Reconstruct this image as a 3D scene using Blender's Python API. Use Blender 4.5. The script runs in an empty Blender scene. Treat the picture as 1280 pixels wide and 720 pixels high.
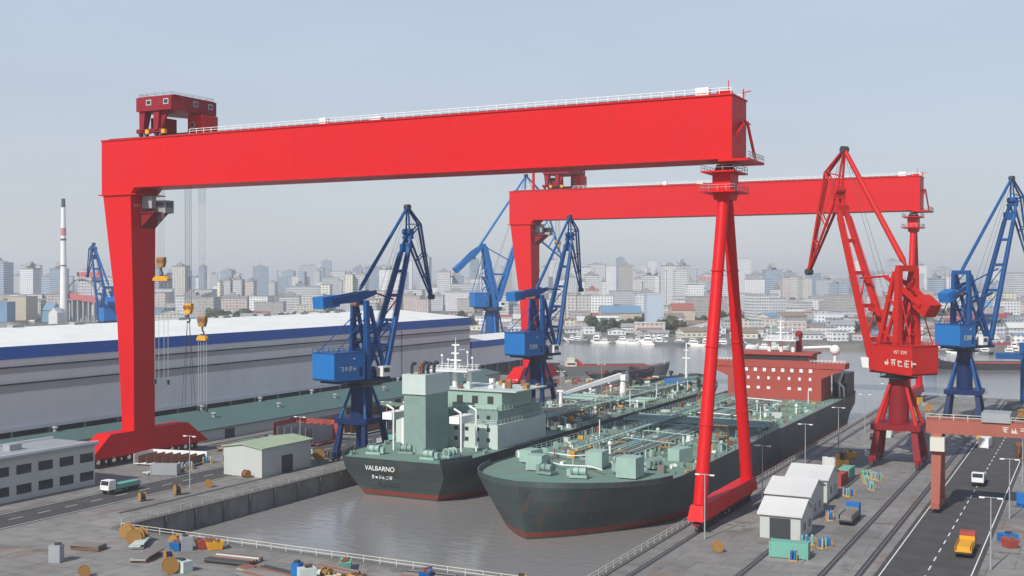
import bpy, math, random
from math import sin, cos, pi, radians as R, hypot, atan2, sqrt
from mathutils import Vector, Matrix

# ------------------------------------------------------------------ camera, light, exposure
scene = bpy.context.scene
col = scene.collection
PSI = R(27.1)                      # the camera looks 27 degrees to the left of the dock's axis (+Y)
FPX = 1431.0                       # focal length in pixels of a 1280 wide picture
CAMZ = 45.0
cam_d = bpy.data.cameras.new('camera')
cam_d.sensor_width = 36.0
cam_d.lens = FPX / 1280 * 36
cam_d.clip_start = 1.0
cam_d.clip_end = 60000
cam = bpy.data.objects.new('camera', cam_d)
cam.location = (0, 0, CAMZ)
cam.rotation_euler = (R(90) - math.atan(13 / FPX), 0, PSI)
col.objects.link(cam)
scene.camera = cam

SUN_EL, SUN_AZ = 40.0, 188.0       # azimuth clockwise from +Y
world = bpy.data.worlds.new('World')
scene.world = world
world.use_nodes = True
wn = world.node_tree
sky = wn.nodes.new('ShaderNodeTexSky')
sky.sky_type = 'NISHITA'
sky.sun_disc = False
sky.sun_elevation = R(SUN_EL)
sky.sun_rotation = R(SUN_AZ)
sky.air_density = 1.0
sky.dust_density = 1.2
sky.ozone_density = 1.5
# a hazy day: most of the sky is an even pale veil that whitens towards the horizon, over the clear sky
geo = wn.nodes.new('ShaderNodeTexCoord')
sepz = wn.nodes.new('ShaderNodeSeparateXYZ')
wn.links.new(geo.outputs['Generated'], sepz.inputs[0])
mr = wn.nodes.new('ShaderNodeMapRange')
mr.inputs[1].default_value = 0.0
mr.inputs[2].default_value = 0.30
wn.links.new(sepz.outputs[2], mr.inputs[0])
veil = wn.nodes.new('ShaderNodeMix')
veil.data_type = 'RGBA'
veil.inputs[6].default_value = (6.4, 6.75, 7.1, 1)
veil.inputs[7].default_value = (5.5, 6.55, 8.3, 1)
wn.links.new(mr.outputs[0], veil.inputs[0])
mr2 = wn.nodes.new('ShaderNodeMapRange')
mr2.inputs[1].default_value = 0.30
mr2.inputs[2].default_value = 0.75
wn.links.new(sepz.outputs[2], mr2.inputs[0])
deep = wn.nodes.new('ShaderNodeMix')
deep.data_type = 'RGBA'
deep.inputs[7].default_value = (1.3, 2.1, 4.0, 1)
wn.links.new(mr2.outputs[0], deep.inputs[0])
wn.links.new(veil.outputs[2], deep.inputs[6])
cl = wn.nodes.new('ShaderNodeTexNoise')            # thin uneven smog
cl.inputs['Scale'].default_value = 3.0
cl.inputs['Detail'].default_value = 5
cmap = wn.nodes.new('ShaderNodeMapping')
cmap.inputs['Scale'].default_value = (1, 1, 4)
wn.links.new(geo.outputs['Generated'], cmap.inputs[0])
wn.links.new(cmap.outputs[0], cl.inputs['Vector'])
cmr = wn.nodes.new('ShaderNodeMapRange')
cmr.inputs[1].default_value = .3
cmr.inputs[2].default_value = .7
cmr.inputs[3].default_value = .95
cmr.inputs[4].default_value = 1.04
wn.links.new(cl.outputs['Fac'], cmr.inputs[0])
smog = wn.nodes.new('ShaderNodeVectorMath')
smog.operation = 'SCALE'
wn.links.new(deep.outputs[2], smog.inputs[0])
wn.links.new(cmr.outputs[0], smog.inputs['Scale'])
mixs = wn.nodes.new('ShaderNodeMix')
mixs.data_type = 'RGBA'
mixs.inputs[0].default_value = 0.8
wn.links.new(sky.outputs[0], mixs.inputs[6])
wn.links.new(smog.outputs[0], mixs.inputs[7])
wn.links.new(mixs.outputs[2], wn.nodes['Background'].inputs[0])
wn.nodes['Background'].inputs[1].default_value = 0.10
sun_d = bpy.data.lights.new('sun', 'SUN')
sun_d.energy = 4.6
sun_d.angle = R(0.6)
sun_d.color = (1.0, 0.95, 0.88)
sun = bpy.data.objects.new('sun', sun_d)
sv = Vector((sin(R(SUN_AZ)) * cos(R(SUN_EL)), cos(R(SUN_AZ)) * cos(R(SUN_EL)), sin(R(SUN_EL))))
sun.rotation_euler = sv.to_track_quat('Z', 'Y').to_euler()
sun.location = (0, -100, 300)
col.objects.link(sun)
scene.view_settings.view_transform = 'Standard'
scene.view_settings.look = 'None'
scene.view_settings.exposure = 0.0
scene.view_settings.gamma = 1.0
try:
    scene.cycles.volume_bounces = 1
    scene.cycles.max_bounces = 6
except Exception:
    pass

rng = random.Random(7)

# ------------------------------------------------------------------ helpers
def cam_xy(px, d):
    """ground point at camera distance d seen in column px of the 1280 wide photograph"""
    r = (px - 640) / FPX * d
    return r * cos(PSI) - d * sin(PSI), r * sin(PSI) + d * cos(PSI)

def px_of(x, y):
    r = x * cos(PSI) + y * sin(PSI)
    d = -x * sin(PSI) + y * cos(PSI)
    return 640 + FPX * r / max(d, 1)

class MB:
    def __init__(s):
        s.v = []; s.f = []; s.m = []; s.sm = []
    def add(s, vs, fs, mi=0, smooth=False):
        o = len(s.v)
        s.v += [tuple(v) for v in vs]
        for f in fs:
            s.f.append(tuple(i + o for i in f)); s.m.append(mi); s.sm.append(smooth)
        return s
    def hexa(s, b, t, mi=0):
        return s.add(list(b) + list(t), [(3, 2, 1, 0), (4, 5, 6, 7), (0, 1, 5, 4), (1, 2, 6, 5), (2, 3, 7, 6), (3, 0, 4, 7)], mi)
    def bx(s, x0, x1, y0, y1, z0, z1, mi=0):
        return s.hexa([(x0, y0, z0), (x1, y0, z0), (x1, y1, z0), (x0, y1, z0)], [(x0, y0, z1), (x1, y0, z1), (x1, y1, z1), (x0, y1, z1)], mi)
    def cb(s, c, size, rz=0, mi=0):
        hx, hy, hz = size[0] / 2, size[1] / 2, size[2] / 2
        ca, sa = cos(rz), sin(rz)
        P = lambda x, y, z: (c[0] + x * ca - y * sa, c[1] + x * sa + y * ca, c[2] + z)
        return s.hexa([P(-hx, -hy, -hz), P(hx, -hy, -hz), P(hx, hy, -hz), P(-hx, hy, -hz)], [P(-hx, -hy, hz), P(hx, -hy, hz), P(hx, hy, hz), P(-hx, hy, hz)], mi)
    def frame(s, p, q):
        a = (Vector(q) - Vector(p))
        a.normalize()
        up = Vector((0, 0, 1)) if abs(a.z) < 0.95 else Vector((0, 1, 0))
        u = a.cross(up).normalized()
        return a, u, u.cross(a).normalized()
    def beam(s, p, q, w, h=None, w2=None, h2=None, mi=0):
        h = w if h is None else h
        w2 = w if w2 is None else w2
        h2 = h if h2 is None else h2
        a, u, n = s.frame(p, q)
        p, q = Vector(p), Vector(q)
        B = [p + u * (sx * w / 2) + n * (sz * h / 2) for sx, sz in ((-1, -1), (1, -1), (1, 1), (-1, 1))]
        T = [q + u * (sx * w2 / 2) + n * (sz * h2 / 2) for sx, sz in ((-1, -1), (1, -1), (1, 1), (-1, 1))]
        return s.add([tuple(x) for x in B + T], [(3, 2, 1, 0), (4, 5, 6, 7), (0, 1, 5, 4), (1, 2, 6, 5), (2, 3, 7, 6), (3, 0, 4, 7)], mi)
    def tube(s, p, q, r0, r1=None, n=10, mi=0, caps=True):
        r1 = r0 if r1 is None else r1
        a, u, w = s.frame(p, q)
        p, q = Vector(p), Vector(q)
        vs = []
        for c, r in ((p, r0), (q, r1)):
            for k in range(n):
                t = 2 * pi * k / n
                vs.append(tuple(c + u * (r * cos(t)) + w * (r * sin(t))))
        s.add(vs, [(k, (k + 1) % n, n + (k + 1) % n, n + k) for k in range(n)], mi, True)
        if caps:
            s.add(vs[:n], [tuple(range(n - 1, -1, -1))], mi)
            s.add(vs[n:], [tuple(range(n))], mi)
        return s
    def path(s, pts, r, n=6, mi=0):
        for a, b in zip(pts[:-1], pts[1:]):
            s.tube(a, b, r, n=n, mi=mi)
        return s
    def prism(s, poly, z0, z1, mi=0):
        n = len(poly)
        vs = [(x, y, z0) for x, y in poly] + [(x, y, z1) for x, y in poly]
        return s.add(vs, [tuple(range(n - 1, -1, -1)), tuple(range(n, 2 * n))] + [(k, (k + 1) % n, n + (k + 1) % n, n + k) for k in range(n)], mi)
    def prism_y(s, poly, y0, y1, mi=0):
        """polygon in XZ extruded along Y"""
        n = len(poly)
        vs = [(x, y0, z) for x, z in poly] + [(x, y1, z) for x, z in poly]
        return s.add(vs, [tuple(range(n)), tuple(range(2 * n - 1, n - 1, -1))] + [(n + k, n + (k + 1) % n, (k + 1) % n, k) for k in range(n)], mi)
    def prism_x(s, poly, x0, x1, mi=0):
        n = len(poly)
        vs = [(x0, y, z) for y, z in poly] + [(x1, y, z) for y, z in poly]
        return s.add(vs, [tuple(range(n - 1, -1, -1)), tuple(range(n, 2 * n))] + [(k, (k + 1) % n, n + (k + 1) % n, n + k) for k in range(n)], mi)
    def ball(s, c, r, n=10, m=6, mi=0, sz=1.0):
        vs = []
        for i in range(m + 1):
            ph = pi * i / m
            for k in range(n):
                t = 2 * pi * k / n
                vs.append((c[0] + r * sin(ph) * cos(t), c[1] + r * sin(ph) * sin(t), c[2] + r * sz * cos(ph)))
        fs = [(i * n + k, (i + 1) * n + k, (i + 1) * n + (k + 1) % n, i * n + (k + 1) % n) for i in range(m) for k in range(n)]
        return s.add(vs, fs, mi, True)
    def rail(s, pts, h=1.1, step=2.0, r=0.045, mi=0, closed=False):
        """posts and two rails along a polyline"""
        pts = [Vector(p) for p in pts]
        if closed: pts.append(pts[0])
        for a, b in zip(pts[:-1], pts[1:]):
            L = (b - a).length
            k = max(1, int(L / step))
            for i in range(k + 1):
                p = a.lerp(b, i / k)
                s.beam(p, p + Vector((0, 0, h)), r * 2, mi=mi)
            for zz in (h, h * .55):
                s.beam(a + Vector((0, 0, zz)), b + Vector((0, 0, zz)), r * 1.8, mi=mi)
        return s
    def build(s, name, mats, parent=None, loc=None, rz=0):
        me = bpy.data.meshes.new(name)
        me.from_pydata(s.v, [], s.f)
        if not isinstance(mats, (list, tuple)): mats = [mats]
        for m in mats: me.materials.append(m)
        me.polygons.foreach_set('material_index', s.m)
        me.polygons.foreach_set('use_smooth', s.sm)
        me.update()
        o = bpy.data.objects.new(name, me)
        if parent: o.parent = parent
        if loc: o.location = loc
        if rz: o.rotation_euler[2] = rz
        col.objects.link(o)
        return o

def tag(o, label=None, cat=None, group=None, kind=None):
    if label: o['label'] = label
    if cat: o['category'] = cat
    if group: o['group'] = group
    if kind: o['kind'] = kind
    return o

def thing(name, label, cat, loc=(0, 0, 0), rz=0, group=None):
    o = bpy.data.objects.new(name, None)
    o.empty_display_size = 2
    o.location = loc
    o.rotation_euler = (0, 0, rz)
    col.objects.link(o)
    return tag(o, label, cat, group)

def copy_tree(o, parent=None):
    c = o.copy()
    col.objects.link(c)
    if parent: c.parent = parent
    for ch in list(o.children): copy_tree(ch, c)
    return c

def text_part(body, size, loc, rot, mat, parent, name='lettering'):
    cu = bpy.data.curves.new(name, 'FONT')
    cu.body = body
    cu.size = size
    cu.align_x = 'CENTER'
    cu.extrude = 0.02
    tmp = bpy.data.objects.new('tmp', cu)
    col.objects.link(tmp)
    dg = bpy.context.evaluated_depsgraph_get()
    me = bpy.data.meshes.new_from_object(tmp.evaluated_get(dg))
    bpy.data.objects.remove(tmp)
    me.materials.clear()
    me.materials.append(mat)
    o = bpy.data.objects.new(name, me)
    o.parent = parent
    o.location = loc
    o.rotation_euler = rot
    col.objects.link(o)
    return o

def glyphs(n, size, loc, rot, mat, parent, seed=1, name='lettering'):
    """worn unreadable characters: strokes of pale paint"""
    rg = random.Random(seed)
    mb = MB()
    for k in range(n):
        x0 = (k - (n - 1) / 2) * size * 1.25 - size / 2
        for _ in range(3):
            zz = rg.uniform(.05, .95) * size
            mb.bx(x0 + rg.uniform(0, .25) * size, x0 + rg.uniform(.7, 1) * size, -.02, .02, zz - size * .06, zz + size * .06)
        for _ in range(2):
            xx = x0 + rg.uniform(.1, .9) * size
            mb.bx(xx - size * .06, xx + size * .06, -.024, .016, rg.uniform(0, .3) * size, rg.uniform(.6, 1) * size)
    o = mb.build(name, mat, parent, loc)
    o.rotation_euler = rot
    return o

# ------------------------------------------------------------------ materials
def nd(nt, t, **kw):
    n = nt.nodes.new(t)
    for k, v in kw.items(): setattr(n, k, v)
    return n

def math_n(nt, op, a, b=None, c=None):
    n = nt.nodes.new('ShaderNodeMath')
    n.operation = op
    for i, x in enumerate((a, b, c)):
        if x is None: continue
        if isinstance(x, (int, float)): n.inputs[i].default_value = x
        else: nt.links.new(x, n.inputs[i])
    return n.outputs[0]

def mix_c(nt, fac, a, b, blend='MIX'):
    n = nt.nodes.new('ShaderNodeMix')
    n.data_type = 'RGBA'
    n.blend_type = blend
    if isinstance(fac, (int, float)): n.inputs[0].default_value = fac
    else: nt.links.new(fac, n.inputs[0])
    for i, x in ((6, a), (7, b)):
        if isinstance(x, (tuple, list)): n.inputs[i].default_value = (*x[:3], 1)
        else: nt.links.new(x, n.inputs[i])
    return n.outputs[2]

def new_mat(name):
    m = bpy.data.materials.new(name)
    m.use_nodes = True
    nt = m.node_tree
    return m, nt, nt.nodes['Principled BSDF']

def noise(nt, scale, vec=None, detail=3, stretch=None):
    n = nt.nodes.new('ShaderNodeTexNoise')
    n.inputs['Scale'].default_value = scale
    n.inputs['Detail'].default_value = detail
    tc = nt.nodes.new('ShaderNodeTexCoord')
    src = tc.outputs['Object']
    if stretch:
        mp = nt.nodes.new('ShaderNodeMapping')
        mp.inputs['Scale'].default_value = stretch
        nt.links.new(src, mp.inputs[0]); src = mp.outputs[0]
    nt.links.new(src, n.inputs['Vector'])
    return n.outputs['Fac']

def ramp(nt, f, a, b):
    n = nt.nodes.new('ShaderNodeMapRange')
    n.inputs[1].default_value = a
    n.inputs[2].default_value = b
    nt.links.new(f, n.inputs[0])
    return n.outputs[0]

def paint(name, c, rough=.5, wear=.25, dirt=None, scale=.25, streak=True, metal=0.0, spec=.35):
    m, nt, b = new_mat(name)
    dirt = dirt or tuple(x * .55 + .02 for x in c)
    f = ramp(nt, noise(nt, scale, detail=6), .42, .75)
    cc = mix_c(nt, math_n(nt, 'MULTIPLY', f, wear), c, dirt)
    if streak:
        g = ramp(nt, noise(nt, 1.0, detail=4, stretch=(.9, .9, .05)), .55, .8)
        cc = mix_c(nt, math_n(nt, 'MULTIPLY', g, wear * .9), cc, tuple(x * .7 + .015 for x in c))
    nt.links.new(cc, b.inputs['Base Color'])
    r = math_n(nt, 'MULTIPLY_ADD', noise(nt, scale * 6, detail=2), .25, rough - .12)
    nt.links.new(r, b.inputs['Roughness'])
    b.inputs['Metallic'].default_value = metal
    b.inputs['Specular IOR Level'].default_value = spec
    return m

def cladding(name, c, pitch=1.0, axis='y', depth=.25):
    """corrugated sheet: fine vertical ribs as bump and slight tone steps between sheets"""
    m, nt, b = new_mat(name)
    tc = nt.nodes.new('ShaderNodeTexCoord')
    sp = nt.nodes.new('ShaderNodeSeparateXYZ')
    nt.links.new(tc.outputs['Object'], sp.inputs[0])
    u = sp.outputs[{'x': 0, 'y': 1, 'z': 2}[axis]]
    st = math_n(nt, 'FLOOR', math_n(nt, 'DIVIDE', u, 6.0))
    wn_ = nt.nodes.new('ShaderNodeTexWhiteNoise')
    wn_.noise_dimensions = '1D'
    nt.links.new(st, wn_.inputs['W'])
    f = math_n(nt, 'MULTIPLY', wn_.outputs['Value'], .06)
    cc = mix_c(nt, f, c, tuple(x * .6 for x in c))
    g = ramp(nt, noise(nt, .12, detail=6, stretch=(1, 1, .35)), .45, .8)
    cc = mix_c(nt, math_n(nt, 'MULTIPLY', g, .28), cc, tuple(x * .55 + .01 for x in c))
    nt.links.new(cc, b.inputs['Base Color'])
    s = math_n(nt, 'SINE', math_n(nt, 'MULTIPLY', u, 2 * pi / pitch))
    bp = nt.nodes.new('ShaderNodeBump')
    bp.inputs['Strength'].default_value = depth
    bp.inputs['Distance'].default_value = .08
    nt.links.new(s, bp.inputs['Height'])
    nt.links.new(bp.outputs[0], b.inputs['Normal'])
    b.inputs['Roughness'].default_value = .55
    return m

def facade(name, c, win=(.13, .15, .17), su=3.4, sz=3.1, wu=(.22, .78), wz=(.34, .78), strip=False, roof=None, bands=0.0):  # default pane colour lightened to stand for sky reflected in distant glass
    """walls with rows of windows, each storey sz high, in the building's own coordinates"""
    m, nt, b = new_mat(name)
    tc = nt.nodes.new('ShaderNodeTexCoord')
    sp = nt.nodes.new('ShaderNodeSeparateXYZ'); nt.links.new(tc.outputs['Object'], sp.inputs[0])
    sn = nt.nodes.new('ShaderNodeSeparateXYZ'); nt.links.new(tc.outputs['Normal'], sn.inputs[0])
    isx = math_n(nt, 'GREATER_THAN', math_n(nt, 'ABSOLUTE', sn.outputs[0]), .6)
    isz = math_n(nt, 'GREATER_THAN', math_n(nt, 'ABSOLUTE', sn.outputs[2]), .6)
    u = math_n(nt, 'ADD', math_n(nt, 'MULTIPLY', sp.outputs[1], isx), math_n(nt, 'MULTIPLY', sp.outputs[0], math_n(nt, 'SUBTRACT', 1.0, isx)))
    cu = math_n(nt, 'DIVIDE', u, su); cz = math_n(nt, 'DIVIDE', sp.outputs[2], sz)
    fu = math_n(nt, 'FRACT', cu); fz = math_n(nt, 'FRACT', cz)
    def band(f, lo, hi):
        return math_n(nt, 'MULTIPLY', math_n(nt, 'GREATER_THAN', f, lo), math_n(nt, 'LESS_THAN', f, hi))
    k = band(fz, *wz)
    if not strip: k = math_n(nt, 'MULTIPLY', k, band(fu, *wu))
    k = math_n(nt, 'MULTIPLY', k, math_n(nt, 'SUBTRACT', 1.0, isz))
    cmb = nt.nodes.new('ShaderNodeCombineXYZ')
    nt.links.new(math_n(nt, 'FLOOR', cu), cmb.inputs[0]); nt.links.new(math_n(nt, 'FLOOR', cz), cmb.inputs[1]); nt.links.new(isx, cmb.inputs[2])
    w = nt.nodes.new('ShaderNodeTexWhiteNoise'); w.noise_dimensions = '3D'
    nt.links.new(cmb.outputs[0], w.inputs['Vector'])
    glass = mix_c(nt, w.outputs['Value'], win, tuple(min(1, x * 1.9 + .05) for x in win))
    oi = nt.nodes.new('ShaderNodeObjectInfo')
    tone = math_n(nt, 'MULTIPLY_ADD', oi.outputs['Random'], .35, .0)
    wall = mix_c(nt, tone, c, tuple(x * .62 for x in c))
    g = ramp(nt, noise(nt, .06, detail=6, stretch=(1, 1, .4)), .42, .8)
    wall = mix_c(nt, math_n(nt, 'MULTIPLY', g, .35), wall, tuple(x * .6 for x in c))
    if bands:
        kb = math_n(nt, 'MULTIPLY', math_n(nt, 'LESS_THAN', fz, .1), bands)
        wall = mix_c(nt, kb, wall, tuple(min(1, x * 1.25) for x in c))
    wall = mix_c(nt, isz, wall, roof or (.22, .22, .22))
    nt.links.new(mix_c(nt, k, wall, glass), b.inputs['Base Color'])
    nt.links.new(math_n(nt, 'MULTIPLY_ADD', k, -.55, .8), b.inputs['Roughness'])
    return m

def concrete(name, c, c2, scale=.04):
    m, nt, b = new_mat(name)
    tc = nt.nodes.new('ShaderNodeTexCoord')
    f = ramp(nt, noise(nt, scale, detail=9), .38, .66)
    g = ramp(nt, noise(nt, scale * 9, detail=6), .45, .75)
    cc = mix_c(nt, f, c, c2)
    cc = mix_c(nt, math_n(nt, 'MULTIPLY', g, .55), cc, tuple(x * .4 for x in c))
    st = ramp(nt, noise(nt, scale * 3.3, detail=3), .62, .70)
    cc = mix_c(nt, math_n(nt, 'MULTIPLY', st, .6), cc, tuple(x * .32 for x in c))
    st = ramp(nt, noise(nt, scale * 5.1, detail=8, stretch=(1, .25, 1)), .60, .66)
    cc = mix_c(nt, math_n(nt, 'MULTIPLY', st, .5), cc, (.20, .12, .075))
    bk = nt.nodes.new('ShaderNodeTexBrick')
    bk.inputs['Scale'].default_value = 1.0
    bk.inputs['Brick Width'].default_value = 7.5
    bk.inputs['Row Height'].default_value = 6.0
    bk.inputs['Mortar Size'].default_value = .09
    bk.inputs['Color1'].default_value = (1, 1, 1, 1)
    bk.inputs['Color2'].default_value = (.78, .78, .78, 1)
    bk.inputs['Mortar'].default_value = (.45, .45, .45, 1)
    nt.links.new(tc.outputs['Object'], bk.inputs['Vector'])
    cc = mix_c(nt, .8, cc, bk.outputs['Color'], 'MULTIPLY')
    nt.links.new(cc, b.inputs['Base Color'])
    b.inputs['Roughness'].default_value = .85
    return m

def hull_paint(name, c, red=True):
    m, nt, b = new_mat(name)
    tc = nt.nodes.new('ShaderNodeTexCoord')
    sp = nt.nodes.new('ShaderNodeSeparateXYZ'); nt.links.new(tc.outputs['Object'], sp.inputs[0])
    cb = nt.nodes.new('ShaderNodeCombineXYZ'); nt.links.new(sp.outputs[1], cb.inputs[0]); nt.links.new(sp.outputs[2], cb.inputs[1])
    bk = nt.nodes.new('ShaderNodeTexBrick')
    bk.inputs['Scale'].default_value = 1.0; bk.inputs['Brick Width'].default_value = 9.0; bk.inputs['Row Height'].default_value = 2.4; bk.inputs['Mortar Size'].default_value = .05
    bk.inputs['Color1'].default_value = (1, 1, 1, 1); bk.inputs['Color2'].default_value = (.80, .82, .82, 1); bk.inputs['Mortar'].default_value = (.55, .55, .55, 1)
    nt.links.new(cb.outputs[0], bk.inputs['Vector'])
    base = mix_c(nt, 1.0, c, bk.outputs['Color'], 'MULTIPLY')
    f = ramp(nt, noise(nt, 1.0, detail=5, stretch=(.7, .7, .06)), .56, .78)
    base = mix_c(nt, math_n(nt, 'MULTIPLY', f, .55), base, (.17, .075, .04))
    g = ramp(nt, noise(nt, .09, detail=7), .5, .7)
    base = mix_c(nt, math_n(nt, 'MULTIPLY', g, .4), base, tuple(x * 1.8 + .03 for x in c))
    if red:
        zz = math_n(nt, 'ADD', sp.outputs[2], math_n(nt, 'MULTIPLY', noise(nt, .5, detail=4), .25))
        base = mix_c(nt, math_n(nt, 'LESS_THAN', zz, 1.5), base, (.25, .045, .035))
        base = mix_c(nt, math_n(nt, 'LESS_THAN', zz, .5), base, (.07, .075, .05))
    nt.links.new(base, b.inputs['Base Color'])
    b.inputs['Roughness'].default_value = .5
    return m

def water_mat():
    m, nt, b = new_mat('river_water')
    b.inputs['Base Color'].default_value = (.17, .165, .15, 1)
    b.inputs['Roughness'].default_value = .12
    b.inputs['IOR'].default_value = 1.33
    f = noise(nt, .35, detail=4, stretch=(1, 2.2, 1))
    bp = nt.nodes.new('ShaderNodeBump')
    bp.inputs['Strength'].default_value = .22
    bp.inputs['Distance'].default_value = .5
    nt.links.new(f, bp.inputs['Height'])
    nt.links.new(bp.outputs[0], b.inputs['Normal'])
    g = ramp(nt, noise(nt, .006, detail=5), .4, .65)
    nt.links.new(mix_c(nt, g, (.25, .245, .235), (.19, .19, .185)), b.inputs['Base Color'])
    return m

def leaf_mat(name, c):
    m, nt, b = new_mat(name)
    f = noise(nt, .35, detail=3)
    oi = nt.nodes.new('ShaderNodeObjectInfo')
    cc = mix_c(nt, ramp(nt, f, .35, .7), c, tuple(x * 1.9 for x in c))
    cc = mix_c(nt, math_n(nt, 'MULTIPLY', oi.outputs['Random'], .5), cc, (c[0] * 1.4, c[1] * 1.2, c[2] * .7))
    nt.links.new(cc, b.inputs['Base Color'])
    b.inputs['Roughness'].default_value = .8
    return m

RED = paint('red_crane_paint', (.60, .005, .008), .5, .12, scale=.08, spec=.18)
RED2 = paint('orange_red_crane_paint', (.52, .014, .010), .55, .25, scale=.3, spec=.2)
TROL = paint('deep_red_trolley_paint', (.26, .008, .020), .55, .2, spec=.2)
MAROON = paint('dark_red_paint', (.22, .010, .016), .55, .2, spec=.2)
BLUE = paint('blue_crane_paint', (.008, .078, .25), .5, .25, scale=.3, spec=.2)
BLUEL = paint('bright_blue_paint', (.014, .15, .43), .5, .12, scale=.2, spec=.2)
BLUED = paint('navy_paint', (.006, .022, .095), .5, .25, scale=.3, spec=.2)
WHITE = paint('white_paint', (.78, .78, .76), .5, .15)
CREAM = paint('cream_paint', (.62, .60, .52), .6, .2)
GREYP = paint('grey_paint', (.32, .34, .35), .6, .25)
DARK = paint('dark_steel', (.045, .048, .052), .55, .2)
STEEL = paint('bare_steel', (.20, .19, .18), .6, .4, dirt=(.16, .09, .05))
RUST = paint('rusty_steel', (.23, .10, .06), .8, .4)
YELLOW = paint('yellow_paint', (.72, .36, .02), .5, .3)
BROWNY = paint('brown_yellow_paint', (.36, .19, .05), .6, .4)
HULLRED = paint('red_primer', (.36, .062, .045), .65, .35, scale=.15)
HULLDARK = paint('dark_hull_paint', (.055, .075, .075), .5, .35, scale=.1)
TANKER = hull_paint('dark_tanker_hull', (.05, .072, .072))
HULLBLACK = paint('black_hull_paint', (.03, .032, .036), .5, .3, scale=.1)
HULLGREY = paint('grey_hull_paint', (.13, .14, .15), .55, .3, scale=.1)
DECKG = paint('green_deck_paint', (.14, .25, .20), .7, .6, dirt=(.20, .15, .11), scale=.18, streak=False)
PIPEG = paint('pale_green_paint', (.30, .44, .38), .55, .35, scale=.4)
GEARG = paint('grey_green_paint', (.20, .29, .26), .6, .35, scale=.4)
PALEG = paint('pale_grey_green_paint', (.50, .58, .54), .55, .2)
GLASS, _nt, _b = new_mat('dark_glass')
_b.inputs['Base Color'].default_value = (.03, .04, .05, 1); _b.inputs['Roughness'].default_value = .12
PANE, _nt, _b = new_mat('pale_window_opening')
_b.inputs['Base Color'].default_value = (.68, .70, .70, 1); _b.inputs['Roughness'].default_value = .5
ROPE, _nt, _b = new_mat('wire_rope')
_b.inputs['Base Color'].default_value = (.05, .05, .055, 1); _b.inputs['Roughness'].default_value = .6
ROPEL, _nt, _b = new_mat('galvanised_wire')
_b.inputs['Base Color'].default_value = (.42, .43, .44, 1); _b.inputs['Roughness'].default_value = .6
HALLWALL = cladding('hall_grey_cladding', (.82, .79, .77), 1.2, 'y')
HALLDARK = cladding('hall_dark_cladding', (.44, .42, .43), 1.2, 'y')
HALLBLUE = cladding('hall_blue_fascia', (.012, .13, .52), 1.2, 'y', .1)
HALLROOF = cladding('hall_white_roof', (.82, .82, .76), 1.5, 'y', .3)
SHEDROOF = cladding('green_shed_roof', (.085, .155, .14), 1.2, 'y')
SHEDWALL = cladding('pale_shed_wall', (.48, .50, .47), 1.0, 'y')
WHITEROOF = cladding('pale_shed_roof', (.60, .60, .58), 1.0, 'x')
QUAY = concrete('quay_concrete', (.27, .26, .24), (.20, .195, .18))
LAND = concrete('far_land', (.20, .19, .17), (.15, .15, .13), .02)
WALLC = paint('quay_wall_concrete', (.15, .145, .135), .85, .5)
WATER = water_mat()
BED = paint('river_bed', (.10, .09, .07), .9, .3, streak=False)
LEAF = [leaf_mat('leaf_dark', (.035, .055, .03)), leaf_mat('leaf_mid', (.05, .075, .035)), leaf_mat('leaf_olive', (.06, .065, .035))]
BARK = paint('bark', (.10, .075, .05), .9, .3)
F_WHITE = facade('white_facade', (0.78, 0.78, 0.78))
F_BEIGE = facade('beige_facade', (.62, .59, .53), su=3.8)
F_GREY = facade('grey_facade', (0.51, 0.52, 0.54), su=3.0, bands=.6)
F_BLUE = facade('blue_grey_facade', (0.40, 0.48, 0.58), win=(.07, .10, .14), strip=True, wz=(.3, .7))
F_PINK = facade('pinkish_facade', (0.60, 0.50, 0.46), su=3.6)
F_BROWN = facade('brown_grey_facade', (.43, .40, .37), su=3.2)
F_SLAB = facade('slab_facade', (0.61, 0.61, 0.60), su=2.6, wu=(.15, .85), wz=(.3, .8), bands=.8)
F_GLASS = facade('glass_tower_facade', (0.35, 0.42, 0.51), win=(.10, .14, .19), strip=True, wz=(.15, .85))
F_CREAM = facade('cream_facade', (0.76, 0.71, 0.57), su=4.2)
FAC = dict(white=F_WHITE, beige=F_BEIGE, grey=F_GREY, blue=F_BLUE, pink=F_PINK, brown=F_BROWN, slab=F_SLAB, glass=F_GLASS, cream=F_CREAM)
WORD = {'white': 'white', 'beige': 'beige', 'grey': 'grey', 'blue': 'blue grey', 'pink': 'pinkish', 'brown': 'brown grey', 'slab': 'light grey', 'glass': 'bluish glass', 'cream': 'cream'}
RF_RED = paint('red_roof', (.34, .11, .085), .8, .3)
RF_GREY = paint('grey_roof', (.30, .30, .30), .8, .3)
RF_BLUE = paint('blue_roof', (.16, .28, .40), .6, .25)
RF_GREEN = paint('green_roof', (.12, .34, .26), .7, .3)
RF_BROWN = paint('brown_roof', (.26, .19, .15), .8, .3)

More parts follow.
